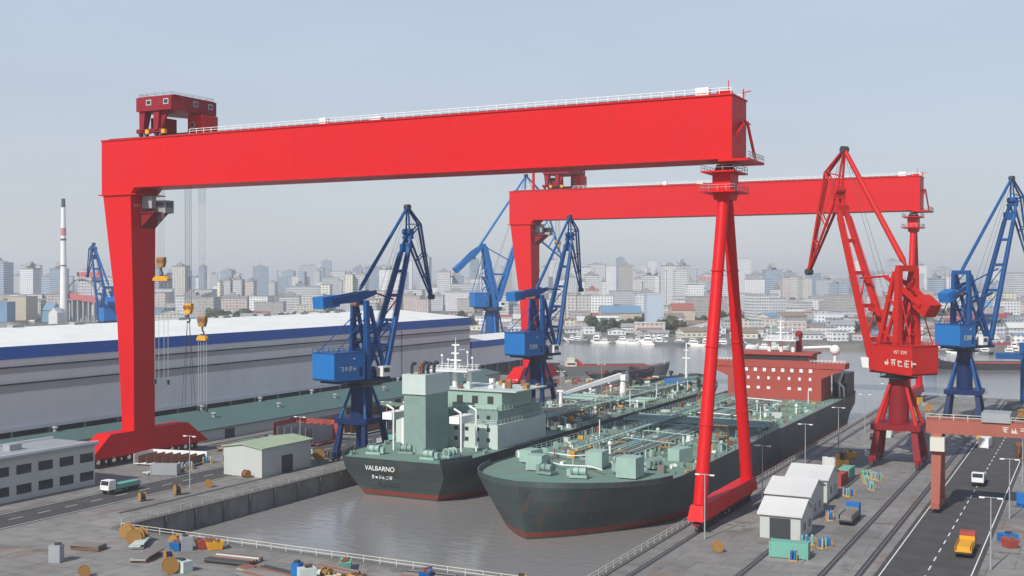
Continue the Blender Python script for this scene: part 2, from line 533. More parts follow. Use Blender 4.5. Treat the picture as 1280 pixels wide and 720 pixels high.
# ------------------------------------------------------------------ the setting
BX0, BX1, BY0, BY1 = -156.5, -67.0, 150.0, 470.0       # the wet basin between the quays
WL = -4.0                                               # water level
def struct(name, mb, m, **k): return tag(mb.build(name, m, **k), kind='structure')
FAR = 19000
mb = MB(); mb.add([(-FAR, -2000, -14.5), (FAR, -2000, -14.5), (FAR, FAR, -14.5), (-FAR, FAR, -14.5)], [(0, 1, 2, 3)])
struct('river_bed', mb, BED)
mb = MB(); mb.add([(-FAR, 0, WL), (FAR, 0, WL), (FAR, FAR - 50, WL), (-FAR, FAR - 50, WL)], [(0, 1, 2, 3)])
struct('water', mb, WATER)
mb = MB()                                               # near shore, cut out round the basin
mb.prism([(-1600, -1900), (BX0, -1900), (BX0, 470), (-252, 470), (-252, 548), (-420, 552), (-1600, 700)], -14, 0)
mb.prism([(BX0, -1900), (BX1, -1900), (BX1, BY0), (BX0, BY0)], -14, -.004)
mb.prism([(BX1, -1900), (900, -1900), (900, 462), (BX1, 462)], -14, 0)
struct('ground', mb, QUAY)
def bank_y(x): return 800.0 if x > -368 else 800 + (-368 - x) * .165
mb = MB()
mb.prism([(-9000, bank_y(-9000)), (-1127, bank_y(-1127)), (-368, 800), (2500, 800), (12000, 1200), (18500, FAR - 60), (-18500, FAR - 60)], -14, -.3)
struct('far_land', mb, LAND)
# coping and fenders along the basin walls
mb = MB()
for x0, x1, y0, y1 in ((BX0 - 1.2, BX0 + .25, BY0, 470), (BX1 - .25, BX1 + 1.2, BY0, 462), (BX0, BX1, BY0 - 1.2, BY0 + .25)):
    mb.bx(x0, x1, y0, y1, .004, .22)
for k in range(40):
    y = BY0 + 4 + k * 8
    mb.bx(BX0, BX0 + .5, y, y + .6, -3.9, -.1)
    if y < 458: mb.bx(BX1 - .5, BX1, y, y + .6, -3.9, -.1)
struct('quay_kerb', mb, WALLC)
# crane rails set in the quay: pairs of steel heads in a darker strip
mb = MB()
for x, yy0, yy1 in ((-212.2, 20, 468), (-62.7, 20, 460), (-166.3, 160, 468), (-157.9, 160, 468), (-48, 160, 460), (-37, 160, 460), (-32, 160, 460)):
    mb.bx(x - .55, x + .55, yy0, yy1, .002, .02, 0)
    mb.bx(x - .08, x + .08, yy0, yy1, .02, .09, 1)
struct('crane_rail_track', mb, [DARK, STEEL])
# asphalt roads on both quays
ASPH = paint('asphalt', (.06, .06, .058), .9, .5, dirt=(.11, .105, .10), streak=False)
mb = MB()
mb.bx(-30, -16, -200, 455, .004, .012)
mb.bx(-186, -174, -200, 465, .004, .012)
struct('road', mb, ASPH)
mb = MB()
for x in (-29.3, -16.9, -185.3, -174.9):
    mb.bx(x, x + .18, 60, 450, .016, .02)
for k in range(60):
    for x in (-23.1, -180.1): mb.bx(x, x + .2, 62 + k * 6.5, 65 + k * 6.5, .016, .02)
struct('road_markings', mb, WHITE)

# haze: even air round the whole scene
HAZE_D = 0.00018
mb = MB(); mb.bx(-19600, 19600, -2400, 19600, -15.6, 116)
hz, nt, b = new_mat('haze_air')
nt.nodes.remove(b)
pv = nt.nodes.new('ShaderNodeVolumePrincipled')
pv.inputs['Color'].default_value = (.92, .945, .97, 1)
pv.inputs['Density'].default_value = HAZE_D
pv.inputs['Anisotropy'].default_value = .2
nt.links.new(pv.outputs[0], nt.nodes['Material Output'].inputs['Volume'])
haze = tag(mb.build('haze', hz), kind='stuff')

# ------------------------------------------------------------------ halls on the left
def hall(label, x, y0, y1, eave, ridge, w, wall_bands, name='assembly_hall'):
    t = thing(name, label, 'hall', (x, y0, 0))
    fh = 3.3 if eave > 20 else 2.9
    L = y1 - y0
    mb = MB(); mb.bx(-w, 0, 0, L, 6.05, eave - fh)
    wl = mb.build('wall', HALLWALL, t)
    mb = MB()
    for z0, z1 in wall_bands: mb.bx(.003, .22, 0.0, L - .0, z0, z1)
    mb.build('wall_band', HALLDARK, t)
    mb = MB()
    for z0, z1 in wall_bands: mb.bx(.003, .45, 0, L, z1, z1 + .35)
    mb.build('wall_ledge', DARK, t)
    mb = MB(); mb.bx(-w - .3, .35, -.3, L + .3, eave - fh, eave)
    mb.build('fascia', HALLBLUE, t)
    mb = MB()
    mb.prism_y([(.3, eave + .01), (-w / 2, ridge), (-w - .3, eave + .01)], -.2, L + .2)
    mb.build('roof', HALLROOF, t)
    mb = MB(); mb.bx(-.1, 1.1, -.2, L + .2, 5.2, 6.05)
    mb.build('white_sill', WHITE, t)
    mb = MB(); mb.bx(-w, -.4, 0, L, 0, 5.2); mb.build('shaded_bay_fill', DARK, t)  # solid box, the shade of the open lower bays put into its colour
    k = int(L / 12)
    for i in range(k + 1):
        y = min(L - .6, i * 12.0)
        mb = MB(); mb.bx(-.397, .3, y, y + .6, 0, 5.197); mb.build('column', GREYP, t)
    return t
h = hall('huge grey assembly hall with white roof and blue fascia along the quay', -250, 60, 447, 27.2, 30.2, 76, [(15.2, 17.2), (20.2, 21.6)])
for yy in (330,): 
    mb = MB(); mb.tube((.62, yy, 6.1), (.62, yy, 23.7), .14); mb.build('downpipe', DARK, h)
for k in range(16):
    mb = MB(); mb.bx(-39.2, -36.8, 14 + k * 23, 18 + k * 23, 29.9, 30.9); mb.build('ridge_vent', GREYP, h)
hall('lower white roofed hall with blue fascia beyond the end of the big hall', -250, 449, 528, 16.2, 18.0, 23, [], 'assembly_hall')

# low annex sheds in front of the hall
def low_shed(label, x0, x1, y0, y1, eave, ridge, roofm, wallm, group=None, n_vents=0, name='workshop_shed', doors=0, gable='y'):
    t = thing(name, label, 'shed', ((x0 + x1) / 2, (y0 + y1) / 2, 0), 0, group)
    hx, hy = (x1 - x0) / 2, (y1 - y0) / 2
    mb = MB()
    if gable == 'y':
        mb.prism_y([(-hx, 0), (hx, 0), (hx, eave), (0, ridge - .05), (-hx, eave)], -hy, hy)
    else:
        mb.prism_x([(-hy, 0), (hy, 0), (hy, eave), (0, ridge - .05), (-hy, eave)], -hx, hx)
    mb.build('wall', wallm, t)
    mb = MB()
    if gable == 'y':
        for sx in (-1, 1):
            mb.hexa([(sx * (hx + .5), -hy - .4, eave - .15), (sx * (hx + .5), hy + .4, eave - .15), (0, hy + .4, ridge), (0, -hy - .4, ridge)],
                    [(sx * (hx + .5), -hy - .4, eave + .1), (sx * (hx + .5), hy + .4, eave + .1), (0, hy + .4, ridge + .25), (0, -hy - .4, ridge + .25)])
    else:
        for sx in (-1, 1):
            mb.hexa([(-hx - .4, sx * (hy + .5), eave - .15), (hx + .4, sx * (hy + .5), eave - .15), (hx + .4, 0, ridge), (-hx - .4, 0, ridge)],
                    [(-hx - .4, sx * (hy + .5), eave + .1), (hx + .4, sx * (hy + .5), eave + .1), (hx + .4, 0, ridge + .25), (-hx - .4, 0, ridge + .25)])
    mb.build('roof', roofm, t)
    for k in range(n_vents):
        y = -hy + (k + .5) * 2 * hy / n_vents
        m2 = MB(); m2.tube((0, y, ridge), (0, y, ridge + 1.2), .5, n=8); m2.tube((0, y, ridge + 1.2), (0, y, ridge + 1.6), .9, .5, n=8)
        m2.build('roof_vent', GREYP, t)
    if name == 'quay_hut':
        for yy in (-2.2, 1.8):
            for sx in (-1, 1):
                m2 = MB(); m2.bx(min(sx * hx, sx * (hx + .06)) + .003 * sx, max(sx * hx, sx * (hx + .06)) + .003 * sx, yy, yy + 1.6, 1.3, 2.6); f_ = m2.build('window', GLASS, t)
    for k in range(doors):
        if gable == 'y':
            y = -hy + (k + .5) * 2 * hy / doors
            m2 = MB(); m2.bx(hx + .003, hx + .08, y - 2, y + 2, 0.02, min(4, eave - .6)); m2.build('door', DARK, t)
        else:
            m2 = MB(); m2.bx(-1.8, 1.8, -hy - .08, -hy - .003, .02, min(3.6, eave - .5)); m2.build('door', DARK, t)
    return t
low_shed('long low green roofed annex against the grey hall wall', -248.5, -231, 60, 440, 3.6, 5.0, SHEDROOF, SHEDWALL, n_vents=14, doors=12)
low_shed('low green roofed workshop between annex and red gantry leg', -229, -217.5, 60, 190, 3.2, 5.2, SHEDROOF, SHEDWALL, n_vents=5, doors=5)
low_shed('low green roofed workshop beyond the red gantry leg', -229, -217.5, 236, 410, 3.2, 5.2, SHEDROOF, SHEDWALL, n_vents=6, doors=6)
# office building at lower left
t = thing('office_building', 'long pale two storey office with window rows left of red gantry leg', 'building', (-194, 60, 0))
mb = MB(); mb.bx(-13, 0, 0, 120, 0, 8.6); mb.build('wall', SHEDWALL, t)
mb = MB(); mb.bx(-13.5, .6, -.5, 120.5, 8.6, 9.1); mb.build('roof', GREYP, t)
mb = MB(); mb.bx(-13.5, -13.2, -.5, 120.5, 9.1, 9.6); mb.bx(.3, .6, -.5, 120.5, 9.1, 9.6); mb.build('parapet', WHITE, t)
for z0 in (1.2, 5.2):
    for k in range(22):
        y = 2.5 + k * 5.4
        m2 = MB(); m2.bx(.003, .06, y, y + 3.6, z0, z0 + 1.9); f = m2.build('window', GLASS, t)
for k in range(6):
    m2 = MB(); m2.bx(-8, -6, 8 + k * 19, 11 + k * 19, 9.1, 10.4); m2.build('roof_unit', GREYP, t)

# ------------------------------------------------------------------ gantry cranes
GZ0, GZ1 = 67.2, 78.6
GY0, GY1 = 206.0, 215.6
def gantry(label, group):
    Y0 = GY0
    t = thing('gantry_crane', label, 'gantry crane', (-140, 211, 0), 0, group)
    O = lambda x, y, z: (x + 140, y - 211, z)
    def B(x0, x1, y0, y1, z0, z1): return (x0 + 140, x1 + 140, y0 - 211, y1 - 211, z0, z1)
    mb = MB()
    mb.bx(*B(-219.4, -60, GY0, GY1, GZ0, GZ1))
    g = mb.build('girder', RED, t)
    mb = MB()                                           # flanges, seams and stiffeners standing proud
    mb.bx(*B(-219.5, -59.8, GY0 - .25, GY1 + .25, GZ1 + .003, GZ1 + .3))
    mb.bx(*B(-209.3, -59.9, GY0 - .2, GY1 + .2, GZ0 - .28, GZ0 - .003))
    for x in (-200, -160, -120, -84): mb.bx(*B(x - .05, x + .05, GY0 - .03, GY0 - .003, GZ0 + .05, GZ1 - .05))
    mb.build('flange', RED, g)
    mb = MB()
    mb.rail([O(-191, GY0 + .1, GZ1 + .3), O(-60.2, GY0 + .1, GZ1 + .3)], 1.15, 2.2, .055)
    mb.rail([O(-219, GY1 - .1, GZ1 + .3), O(-60.2, GY1 - .1, GZ1 + .3)], 1.15, 2.2, .05)
    mb.build('handrail', WHITE, g)
    mb = MB()
    for yy in (GY0 + 1.1, GY1 - 1.1): mb.bx(*B(-218, -62, yy - .15, yy + .15, GZ1 + .3, GZ1 + .65))
    mb.build('trolley_rail', DARK, g)
    for x, w, h_ in ((-153, 1.6, 1.5), (-139, 2.6, .9), (-66, 2.6, 1.6)):
        m2 = MB(); m2.cb(O(x, GY0 + 1.6, GZ1 + .3 + h_ / 2), (w, 1.4, h_)); m2.build('equipment_box', WHITE, g)
    # right end: bracketed end platform, stair and mast
    mb = MB()
    mb.bx(*B(-62.5, -56.8, GY0 - .4, GY1 + 1.2, GZ0 - .75, GZ0 - .3))
    mb.beam(O(-59.2, GY0 + 1, GZ0 + 4.2), O(-59.2, GY0 + 6.5, GZ0 + 7.2), .35, .8)
    mb.beam(O(-59.0, GY0 + 6.6, GZ0 + 7.2), O(-58.2, GY1 + .4, GZ0 - .3), .3, .6)
    mb.bx(*B(-60 + .003, -59.0, GY0 + 6.0, GY0 + 9.2, GZ0 + 6.9, GZ0 + 7.1))
    mb.build('end_platform', RED, t)
    mb = MB()
    mb.rail([O(-60, GY1 + 1.1, GZ0 - .3), O(-56.9, GY1 + 1.1, GZ0 - .3), O(-56.9, GY0 - .3, GZ0 - .3)], 1.2, 1.3, .05)
    mb.build('platform_railing', GREYP, t)
    mb = MB()
    mb.tube(O(-61, GY0 + 1.2, GZ1 + .3), O(-61, GY0 + 1.2, GZ1 + 3.0), .14, .07)
    mb.bx(*B(-63, -60.4, GY0 + .4, GY0 + 2.0, GZ1 + .3, GZ1 + .95))
    mb.build('mast', RED, t)
    mb = MB(); mb.tube(O(-60.4, GY1 - .6, GZ1 + .3), O(-60.4, GY1 - .6, GZ1 + 2.4), .13)
    mb.beam(O(-60.6, GY1 - .8, GZ1 + 1.6), O(-59.0, GY1 - .2, GZ1 + 2.0), .18)
    mb.build('davit_post', RED, t)
    # rigid leg at the left
    zs = 65.4
    mb = MB()
    mb.hexa([O(-219.4, GY0, zs), O(-209.8, GY0, zs), O(-209.8, GY1 - .6, zs), O(-219.4, GY1 - .6, zs)], [O(-219.4, GY0, GZ0), O(-208.2, GY0, GZ0), O(-208.2, GY1 - .3, GZ0), O(-219.4, GY1 - .3, GZ0)])
    mb.hexa([O(-214.8, GY0 + .5, 34), O(-209.4, GY0 + .5, 34), O(-209.4, GY1 - 2, 34), O(-214.8, GY1 - 2, 34)], [O(-219.0, GY0 + .05, zs), O(-209.8, GY0 + .05, zs), O(-209.8, GY1 - 1.2, zs), O(-219.0, GY1 - 1.2, zs)])
    mb.hexa([O(-213.3, GY0 + .6, 6), O(-209.4, GY0 + .6, 6), O(-209.4, GY1 - 2.1, 6), O(-213.3, GY1 - 2.1, 6)], [O(-214.8, GY0 + .5, 34), O(-209.4, GY0 + .5, 34), O(-209.4, GY1 - 2, 34), O(-214.8, GY1 - 2, 34)])
    leg = mb.build('rigid_leg', RED, t)
    mb = MB(); mb.bx(*B(-220.2, -207.6, GY0 - .45, GY1, zs - .2, zs + .05)); mb.build('leg_flange', RED, t)
    mb = MB()
    mb.hexa([O(-214.5, 192, 2.2), O(-208.6, 192, 2.2), O(-208.6, 232, 2.2), O(-214.5, 232, 2.2)], [O(-213.8, 199, 7.6), O(-209.2, 199, 7.6), O(-209.2, 225, 7.6), O(-213.8, 225, 7.6)])
    mb.build('leg_sill', RED, t)
    def bogies(xc, y0, y1, n, zt):
        for k in range(n):
            y = y0 + (k + .5) * (y1 - y0) / n
            m2 = MB()
            m2.prism_x([(y - 211 - 1.9, 1.3), (y - 211 + 1.9, 1.3), (y - 211 + .9, zt), (y - 211 - .9, zt)], xc + 140 - .6, xc + 140 + .6)
            bo = m2.build('bogie', MAROON, t)
            m2 = MB()
            for s in (-1, 1):
                m2 = MB(); m2.tube((xc + 140 - .25, y - 211 + s * 1.05, .72), (xc + 140 + .25, y - 211 + s * 1.05, .72), .65, n=12)
                m2.build('wheel', DARK, bo)
    bogies(-211.6, 192.5, 231.5, 8, 2.25)
    # operator platform and cabin under the girder on the inside of the leg
    mb = MB()
    mb.prism_y([(-209.8 + 140, 60.8), (-205.2 + 140, 60.8), (-209.6 + 140, 57.2)], GY0 + 3 - 211, GY1 - 1.6 - 211)
    mb.bx(*B(-209.8, -204.6, GY0 + 2.6, GY1 - 1.2, 60.8, 61.1))
    cp = mb.build('cab_bracket', MAROON, t)
    mb = MB(); mb.bx(*B(-208.2, -203.8, GY0 + 5.5, GY0 + 8.4, 60.9, 64.0)); mb.bx(*B(-209.4, -206.2, GY0 + 3.4, GY0 + 5.0, 62.0, 65.0)); cb_ = mb.build('operator_cab', GREYP, cp)
    mb = MB(); mb.bx(*B(-207.8, -204.2, GY0 + 5.42, GY0 + 5.497, 62.3, 63.6)); mb.bx(*B(-203.797, -203.72, GY0 + 5.8, GY0 + 8.1, 62.3, 63.6)); mb.build('cab_window', GLASS, cp)
    glyphs(8, .7, O(-209.75, GY0 + 4.5, 62.4), (0, 0, R(90)), CREAM, t, 3)
    glyphs(5, .6, O(-209.75, GY0 + 5.2, 61.4), (0, 0, R(90)), CREAM, t, 4)
    # flexible leg at the right: hinge head, two platforms, two tubes
    xc, yc = -62.7, 211.0
    mb = MB()
    mb.prism_y([(xc + 140 - 1.6, 64.9), (xc + 140 + 1.6, 64.9), (xc + 140 + .9, 66.5), (xc + 140 - .9, 66.5)], yc - 211 - 2.2, yc - 211 - .6)
    mb.prism_y([(xc + 140 - 1.6, 64.9), (xc + 140 + 1.6, 64.9), (xc + 140 + .9, 66.5), (xc + 140 - .9, 66.5)], yc - 211 + .6, yc - 211 + 2.2)
    mb.tube(O(xc, yc - 2.6, 65.8), O(xc, yc + 2.6, 65.8), .5, n=12)
    mb.build('hinge', MAROON, t)
    mb = MB()
    mb.bx(*B(xc - 1.75, xc + 1.75, yc - 2.6, yc + 2.6, 61.0, 64.6))
    mb.hexa([O(xc - 1.5, yc - 2.3, 59.6), O(xc + 1.5, yc - 2.3, 59.6), O(xc + 1.5, yc + 2.3, 59.6), O(xc - 1.5, yc + 2.3, 59.6)], [O(xc - 1.75, yc - 2.6, 61.0), O(xc + 1.75, yc - 2.6, 61.0), O(xc + 1.75, yc + 2.6, 61.0), O(xc - 1.75, yc + 2.6, 61.0)])
    mb.build('leg_head', RED, t)
    for z, ex in ((64.6, 2.4), (60.9, 2.6)):
        m2 = MB(); m2.bx(*B(xc - ex - 1.0, xc + ex + .6, yc - 4.6, yc + 4.8, z, z + .3)); pl = m2.build('platform', RED, t)
        m2 = MB(); m2.rail([O(xc - ex - .9, yc - 4.5, z + .3), O(xc + ex + .5, yc - 4.5, z + .3), O(xc + ex + .5, yc + 4.7, z + .3), O(xc - ex - .9, yc + 4.7, z + .3)], 1.1, 1.6, .04, closed=True)
        m2.build('railing', GREYP, pl)
    for s in (-1, 1):
        m2 = MB(); m2.tube(O(xc, yc + s * 15.2, 4.6), O(xc, yc + s * 1.25, 60.2), 1.22, 1.05, n=20)
        lt = m2.build('leg_tube', RED, t)
        m2 = MB()
        for q in (.25, .5, .75):
            pz = 4.6 + 55.6 * q; py = yc + s * (15.2 + (1.25 - 15.2) * q)
            m2.tube(O(xc, py, pz - .12), O(xc, py, pz + .12), 1.32, n=20)
        m2.build('stiffener_ring', RED, lt)
    mb = MB()
    mb.hexa([O(xc - 1.5, 193, 2.2), O(xc + 1.5, 193, 2.2), O(xc + 1.5, 229, 2.2), O(xc - 1.5, 229, 2.2)], [O(xc - 1.2, 194, 4.8), O(xc + 1.2, 194, 4.8), O(xc + 1.2, 228, 4.8), O(xc - 1.2, 228, 4.8)])
    mb.build('leg_sill', RED, t)
    bogies(xc, 193.2, 228.8, 8, 2.25)
    return t
GGRP = 'red gantry cranes spanning the dock'
g1 = gantry('huge red gantry crane nearest the camera, its wide girder crossing the dock', GGRP)

def trolley(label, group, rope_anchor=True):
    t = thing('crane_trolley', label, 'trolley', (-199, 211, GZ1 + .65), 0, group)
    # local z=0 is the rail top
    mb = MB()
    mb.prism([(-8.6, -5.2), (2.6, -5.2), (3.6, -2), (3.6, 9.4), (-6, 9.4), (-8.6, 4)], 5.9, 9.2)
    mb.bx(-8.2, 3.2, -4.8, 9.0, 9.2, 9.4)
    hs = mb.build('machinery_house', TROL, t)
    for k, (x, y, ax) in enumerate(((-4.5, -5.2, 'y'), (1.0, -5.2, 'y'), (3.6, 2.0, 'x'), (3.6, 7.2, 'x'))):
        m2 = MB(); m3 = MB()
        if ax == 'y':
            m2.bx(x - .8, x + .8, y - .10, y - .003, 7.2, 8.5); m3.bx(x - .6, x + .6, y - .14, y - .103, 7.4, 8.3)
        else:
            m2.bx(x + .003, x + .10, y - .8, y + .8, 7.2, 8.5); m3.bx(x + .103, x + .14, y - .6, y + .6, 7.4, 8.3)
        w = m2.build('window', PALEG, hs); m3.build('pane', GLASS, w)
    mb = MB(); mb.rail([(-8.1, -4.7, 9.4), (2.4, -4.7, 9.4), (3.1, 8.9, 9.4), (-6, 8.9, 9.4)], .7, 2.2, .025, closed=True); mb.build('railing', TROL, hs)
    mb = MB()
    mb.bx(-.2, 4.4, 3.4, 9.0, .3, 5.6)
    lc = mb.build('winch_house', RED2, t)
    mb = MB(); mb.tube((1.4, 3.30, 3.2), (1.4, 3.397, 3.2), .75, n=14); pw = mb.build('porthole', PALEG, lc)
    mb = MB(); mb.tube((1.4, 3.22, 3.2), (1.4, 3.297, 3.2), .55, n=14); mb.build('pane', GLASS, pw)
    for x in (-7.2, -2.6):
        m2 = MB()
        m2.beam((x, -4.2, 1.2), (x, -3.6, 6.0), 1.3, 1.5, 1.9, 2.2)
        m2.prism_y([(x, 1.6), (x + .9, 1.6), (x + 3.0, 5.98), (x, 5.98)] if x > -5 else [(x - .9, 1.6), (x, 1.6), (x, 5.98), (x - 1.6, 5.98)], -4.0, -3.4)
        m2.build('bracket_leg', TROL, t)
    mb = MB(); mb.bx(-9.2, -1.0, -4.6, -3.2, .75, 1.7); mb.bx(-9.2, 4.4, 2.3, 3.38, .35, 1.3); mb.bx(-6.8, -3.2, -2.2, 2.8, 1.2, 4.6); mb.build('end_carriage', MAROON, t)
    for x in (-8.4, -6.6, -3.4, -1.6):
        m2 = MB(); m2.tube((x, -4.25, .45), (x, -3.45, .45), .45, n=12); m2.build('wheel', DARK, t)
    for x, yv in ((-5.2, -4.75), (-.6, -4.2)):
        m2 = MB(); m2.cb((x, yv, .9), (1.1, .9, 1.0)); m2.build('motor', YELLOW, t)
    return t
TGRP = 'trolleys riding on the gantry girders'
tr1 = trolley('dark red trolley with overhanging machinery house on nearer gantry girder', TGRP)

def hook_block(label, x, z, ztop, group, beam_w=0, rope_m=None, sling_to=None, pale=False):
    t = thing('hook_block', label, 'hook block', (x, 211, z), 0, group)
    mb = MB()
    mb.prism_y([(-.75, 0), (.75, 0), (1.15, 1.1), (1.2, 2.5), (-1.2, 2.5), (-1.15, 1.1)], -.5, .5)
    mb.build('block', YELLOW if not pale else BROWNY, t)
    for sx in (-.6, .6):
        m2 = MB(); m2.tube((sx, -.62, 1.6), (sx, .62, 1.6), .55, n=14); m2.build('sheave', RUST, t)
    mb = MB()
    mb.tube((0, 0, 0), (0, 0, -.9), .22); mb.path([(0, 0, -.9), (.45, 0, -1.3), (.45, 0, -1.8), (0, 0, -2.1), (-.4, 0, -1.8)], .2)
    mb.build('hook', DARK, t)
    mb = MB()
    for sx in (-.95, -.35, .35, .95):
        mb.tube((sx, 0, 2.4), (sx, 0, ztop - z), .055, n=5)
    mb.build('hoist_ropes', rope_m or ROPE, t)
    if beam_w:
        b = thing('lifting_beam', 'yellow lifting beam hung under ' + label, 'lifting beam', (x, 211, z - 2.0), 0, 'yellow lifting beams')
        mb = MB(); mb.prism_y([(-beam_w, -1.3), (beam_w, -1.3), (beam_w, -.7), (beam_w * .6, -.1), (-beam_w * .6, -.1), (-beam_w, -.7)], -.5, .5); mb.build('beam', YELLOW, b)
        mb = MB()
        for q in (-.9, -.35, .35, .9):
            mb.tube((beam_w * q, 0, -1.3), (beam_w * q, 0, sling_to - z + 2.0), .06, n=5)
        mb.build('slings', ROPEL, b)
        for q in (-.9, .9):
            m2 = MB(); m2.cb((beam_w * q, 0, sling_to - z + 1.4), (.5, .5, 1.2)); m2.build('shackle', DARK, b)
    return t
HG = 'hook blocks hanging under the gantry girders'
hook_block('brown yellow hook block beside the red rigid leg, highest of three', -204.7, 47.5, GZ0, HG, 2.4, ROPEL, 20, True)
hook_block('yellow hook block with black hook on dark ropes, middle of three', -196.0, 36.2, GZ0, HG, 0)
hook_block('brown yellow hook block in front of hall fascia, lowest of three', -191.6, 33.2, GZ0, HG, 1.4, ROPEL, 14, True)
mb = MB()
for sx in (-1, 1):
    for q in (-.6, .6): mb.tube((sx * .35, 0, -2.0), (sx * 1.6, q, -22), .06, n=5)
sl = tag(mb.build('rope_sling', ROPE, None, (-196, 211, 36.2)), 'dark hanging rope slings under the middle yellow hook', 'sling')

DY2 = 223.0
g2 = copy_tree(g1); g2.location.y += DY2 + .6; g2.location.x = -139.1; g2.scale = (1.032,) * 3
g2['label'] = 'second red gantry crane farther down the dock behind the nearer one'
mb = MB(); mb.tube((-71.6, 1.5, GZ1 + .3), (-71.6, 1.5, GZ1 + 17), .62, .5, n=14); mb.cb((-71.6, 1.5, GZ1 + .6), (2.6, 2.6, .6)); mb.build('signal_post', RED, g2)
tr2 = copy_tree(tr1); tr2.location = (-139.1 - 55.5 * 1.032, 211 + DY2 + .6, (GZ1 + .65) * 1.032); tr2.scale = (1.032,) * 3
tr2['label'] = 'smaller looking red trolley on the farther gantry girder'
h2 = hook_block('yellow hook block hanging beside the farther gantry leg', -201, 62.0 - 6, GZ0, HG); h2.location.y += DY2 + .6; h2.scale = (1.032,) * 3; h2.location.z = 56 * 1.032

# ------------------------------------------------------------------ jib cranes
def jib_crane(label, loc, head, J, M, ML, MD, group, text=None, portal=True, name='jib_crane', k=1.0):
    """level luffing shipyard crane; jib plane is local (f, z), lateral l to the right of the jib"""
    t = thing(name, label, 'jib crane', (loc[0], loc[1], 0), 0, group)
    H = R(head)
    zp, zs = J.get('zp', 9.5), J['zs']
    def P(f, l, z): return (f, -l, z)
    def part(mb, nm, m, par=None):
        o = mb.build(nm, m, par or t)
        if par is None: o.rotation_euler[2] = H
        return o
    # portal stands square to the rails
    g = J.get('g', 4.2); gy = J.get('gy', 5.0); rc = J.get('rc', 2.6)
    for sx in (-1, 1):
        for sy in (-1, 1):
            m2 = MB(); m2.beam((sx * g, sy * gy, 1.6), (sx * g * .8, sy * gy * .75, zp), 1.3 * k, 1.3 * k, 1.1 * k, 1.1 * k); m2.build('portal_leg', MD, t)
    mb = MB()
    for sx in (-1, 1): mb.beam((sx * g, -gy - 1.5, 1.7), (sx * g, gy + 1.5, 1.7), .9, 1.1)
    mb.build('sill_beam', MD, t)
    mb = MB()
    a, b = g * .95 + .7, gy * .85 + .7
    mb.bx(-a, a, -b, b, zp - .2, zp + 1.2)
    mb.build('portal_top', MD, t)
    for sx in (-1, 1):
        for sy in (-1, 1):
            m2 = MB(); m2.bx(sx * g - .4, sx * g + .4, sy * gy - 1.6, sy * gy + 1.6, .55, 1.2); bo = m2.build('bogie', DARK, t)
            m2 = MB()
            for q in (-1, 1):
                m2 = MB(); m2.tube((sx * g - .2, sy * gy + q * .9, .5), (sx * g + .2, sy * gy + q * .9, .5), .42, n=10); m2.build('wheel', STEEL, bo)
    mb = MB(); mb.tube((0, 0, zp + 1.2), (0, 0, zs - .8), rc * 1.05, rc, n=20); mb.build('column', MD, t)
    for q in range(4):
        an = pi / 4 + q * pi / 2
        m2 = MB(); m2.tube((cos(an) * (g * 1.25), sin(an) * (gy * 1.1), zp + .8), (cos(an) * rc * .95, sin(an) * rc * .95, zs - 1.6), .42 * k, .34 * k, n=8); m2.build('column_brace', M, t)
    mb = MB(); mb.tube((0, 0, zs - .8), (0, 0, zs), rc * 1.35, rc * 1.35, n=24); mb.rail([(rc * 1.9 * cos(q * pi / 6), rc * 1.9 * sin(q * pi / 6), zs - .9) for q in range(12)], 1.1, 2, .04, closed=True); mb.tube((0, 0, zs - 1.0), (0, 0, zs - .88), rc * 1.95, n=24)
    mb.build('slewing_ring', DARK, t)
    # turntable and machinery house
    f0, f1, w, z0, z1 = J['house']
    mb = MB(); mb.bx(f0 + 2, J['foot'][0] + 1.5, -w * .42, w * .42, zs, zs + .8); part(mb, 'turntable', MD)
    mb = MB()
    c = .5
    mb.prism_y([(f0 + c, z0), (f1, z0 + (.6 if J.get('slope') else 0)), (f1, z1), (f0, z1), (f0, z0 + c)], -w / 2, w / 2)
    hs = part(mb, 'machinery_house', ML)
    mb = MB(); mb.bx(f0 - .15, f1 + .15, -w / 2 - .15, w / 2 + .15, z1, z1 + .18); part(mb, 'house_roof', M)
    mb = MB(); mb.rail([(f0, -w / 2, z1 + .18), (f1, -w / 2, z1 + .18), (f1, w / 2, z1 + .18), (f0, w / 2, z1 + .18)], 1.0, 1.5, .035, closed=True); part(mb, 'house_railing', M)
    m2 = MB(); m2.bx(f1 - 2.0, f1 - 1.0, -w / 2 - .06, -w / 2 - .003, z0 + .9, z0 + 3.0); m2.build('door', MD, hs)
    m2 = MB(); m2.tube(((f0 + f1) / 2 + 1.4, -w / 2 - .18, z1 - 1.4), ((f0 + f1) / 2 + 1.4, -w / 2 - .003, z1 - 1.4), .18, n=8); m2.build('lamp', WHITE, hs)
    if text:
        side = J.get('tside', 1)
        yy = -side * (w / 2 + .05)
        rot = (R(90), 0, 0) if side > 0 else (R(90), 0, pi)
        for (tx, sz, zz) in text:
            cx = (f0 + f1) / 2 + J.get('tshift', 0)
            if isinstance(tx, int):
                glyphs(tx, sz, (cx, yy, zz), (0, 0, rot[2]), CREAM, hs, 11 + tx)
            else:
                text_part(tx, sz, (cx, yy, zz), rot, CREAM, hs)
    # cab
    cl = J.get('cab', (4.2, 3.4)); cz = zs - 1.2 if J.get('cablow') else zs + 1.0
    mb = MB(); mb.prism_y([(cl[0] - 1.5, cz), (cl[0] + 1.0, cz), (cl[0] + 1.6, cz + 2.5), (cl[0] - 1.5, cz + 2.5)], -cl[1] - 1.2, -cl[1] + 1.0); cbn = part(mb, 'operator_cab', WHITE)
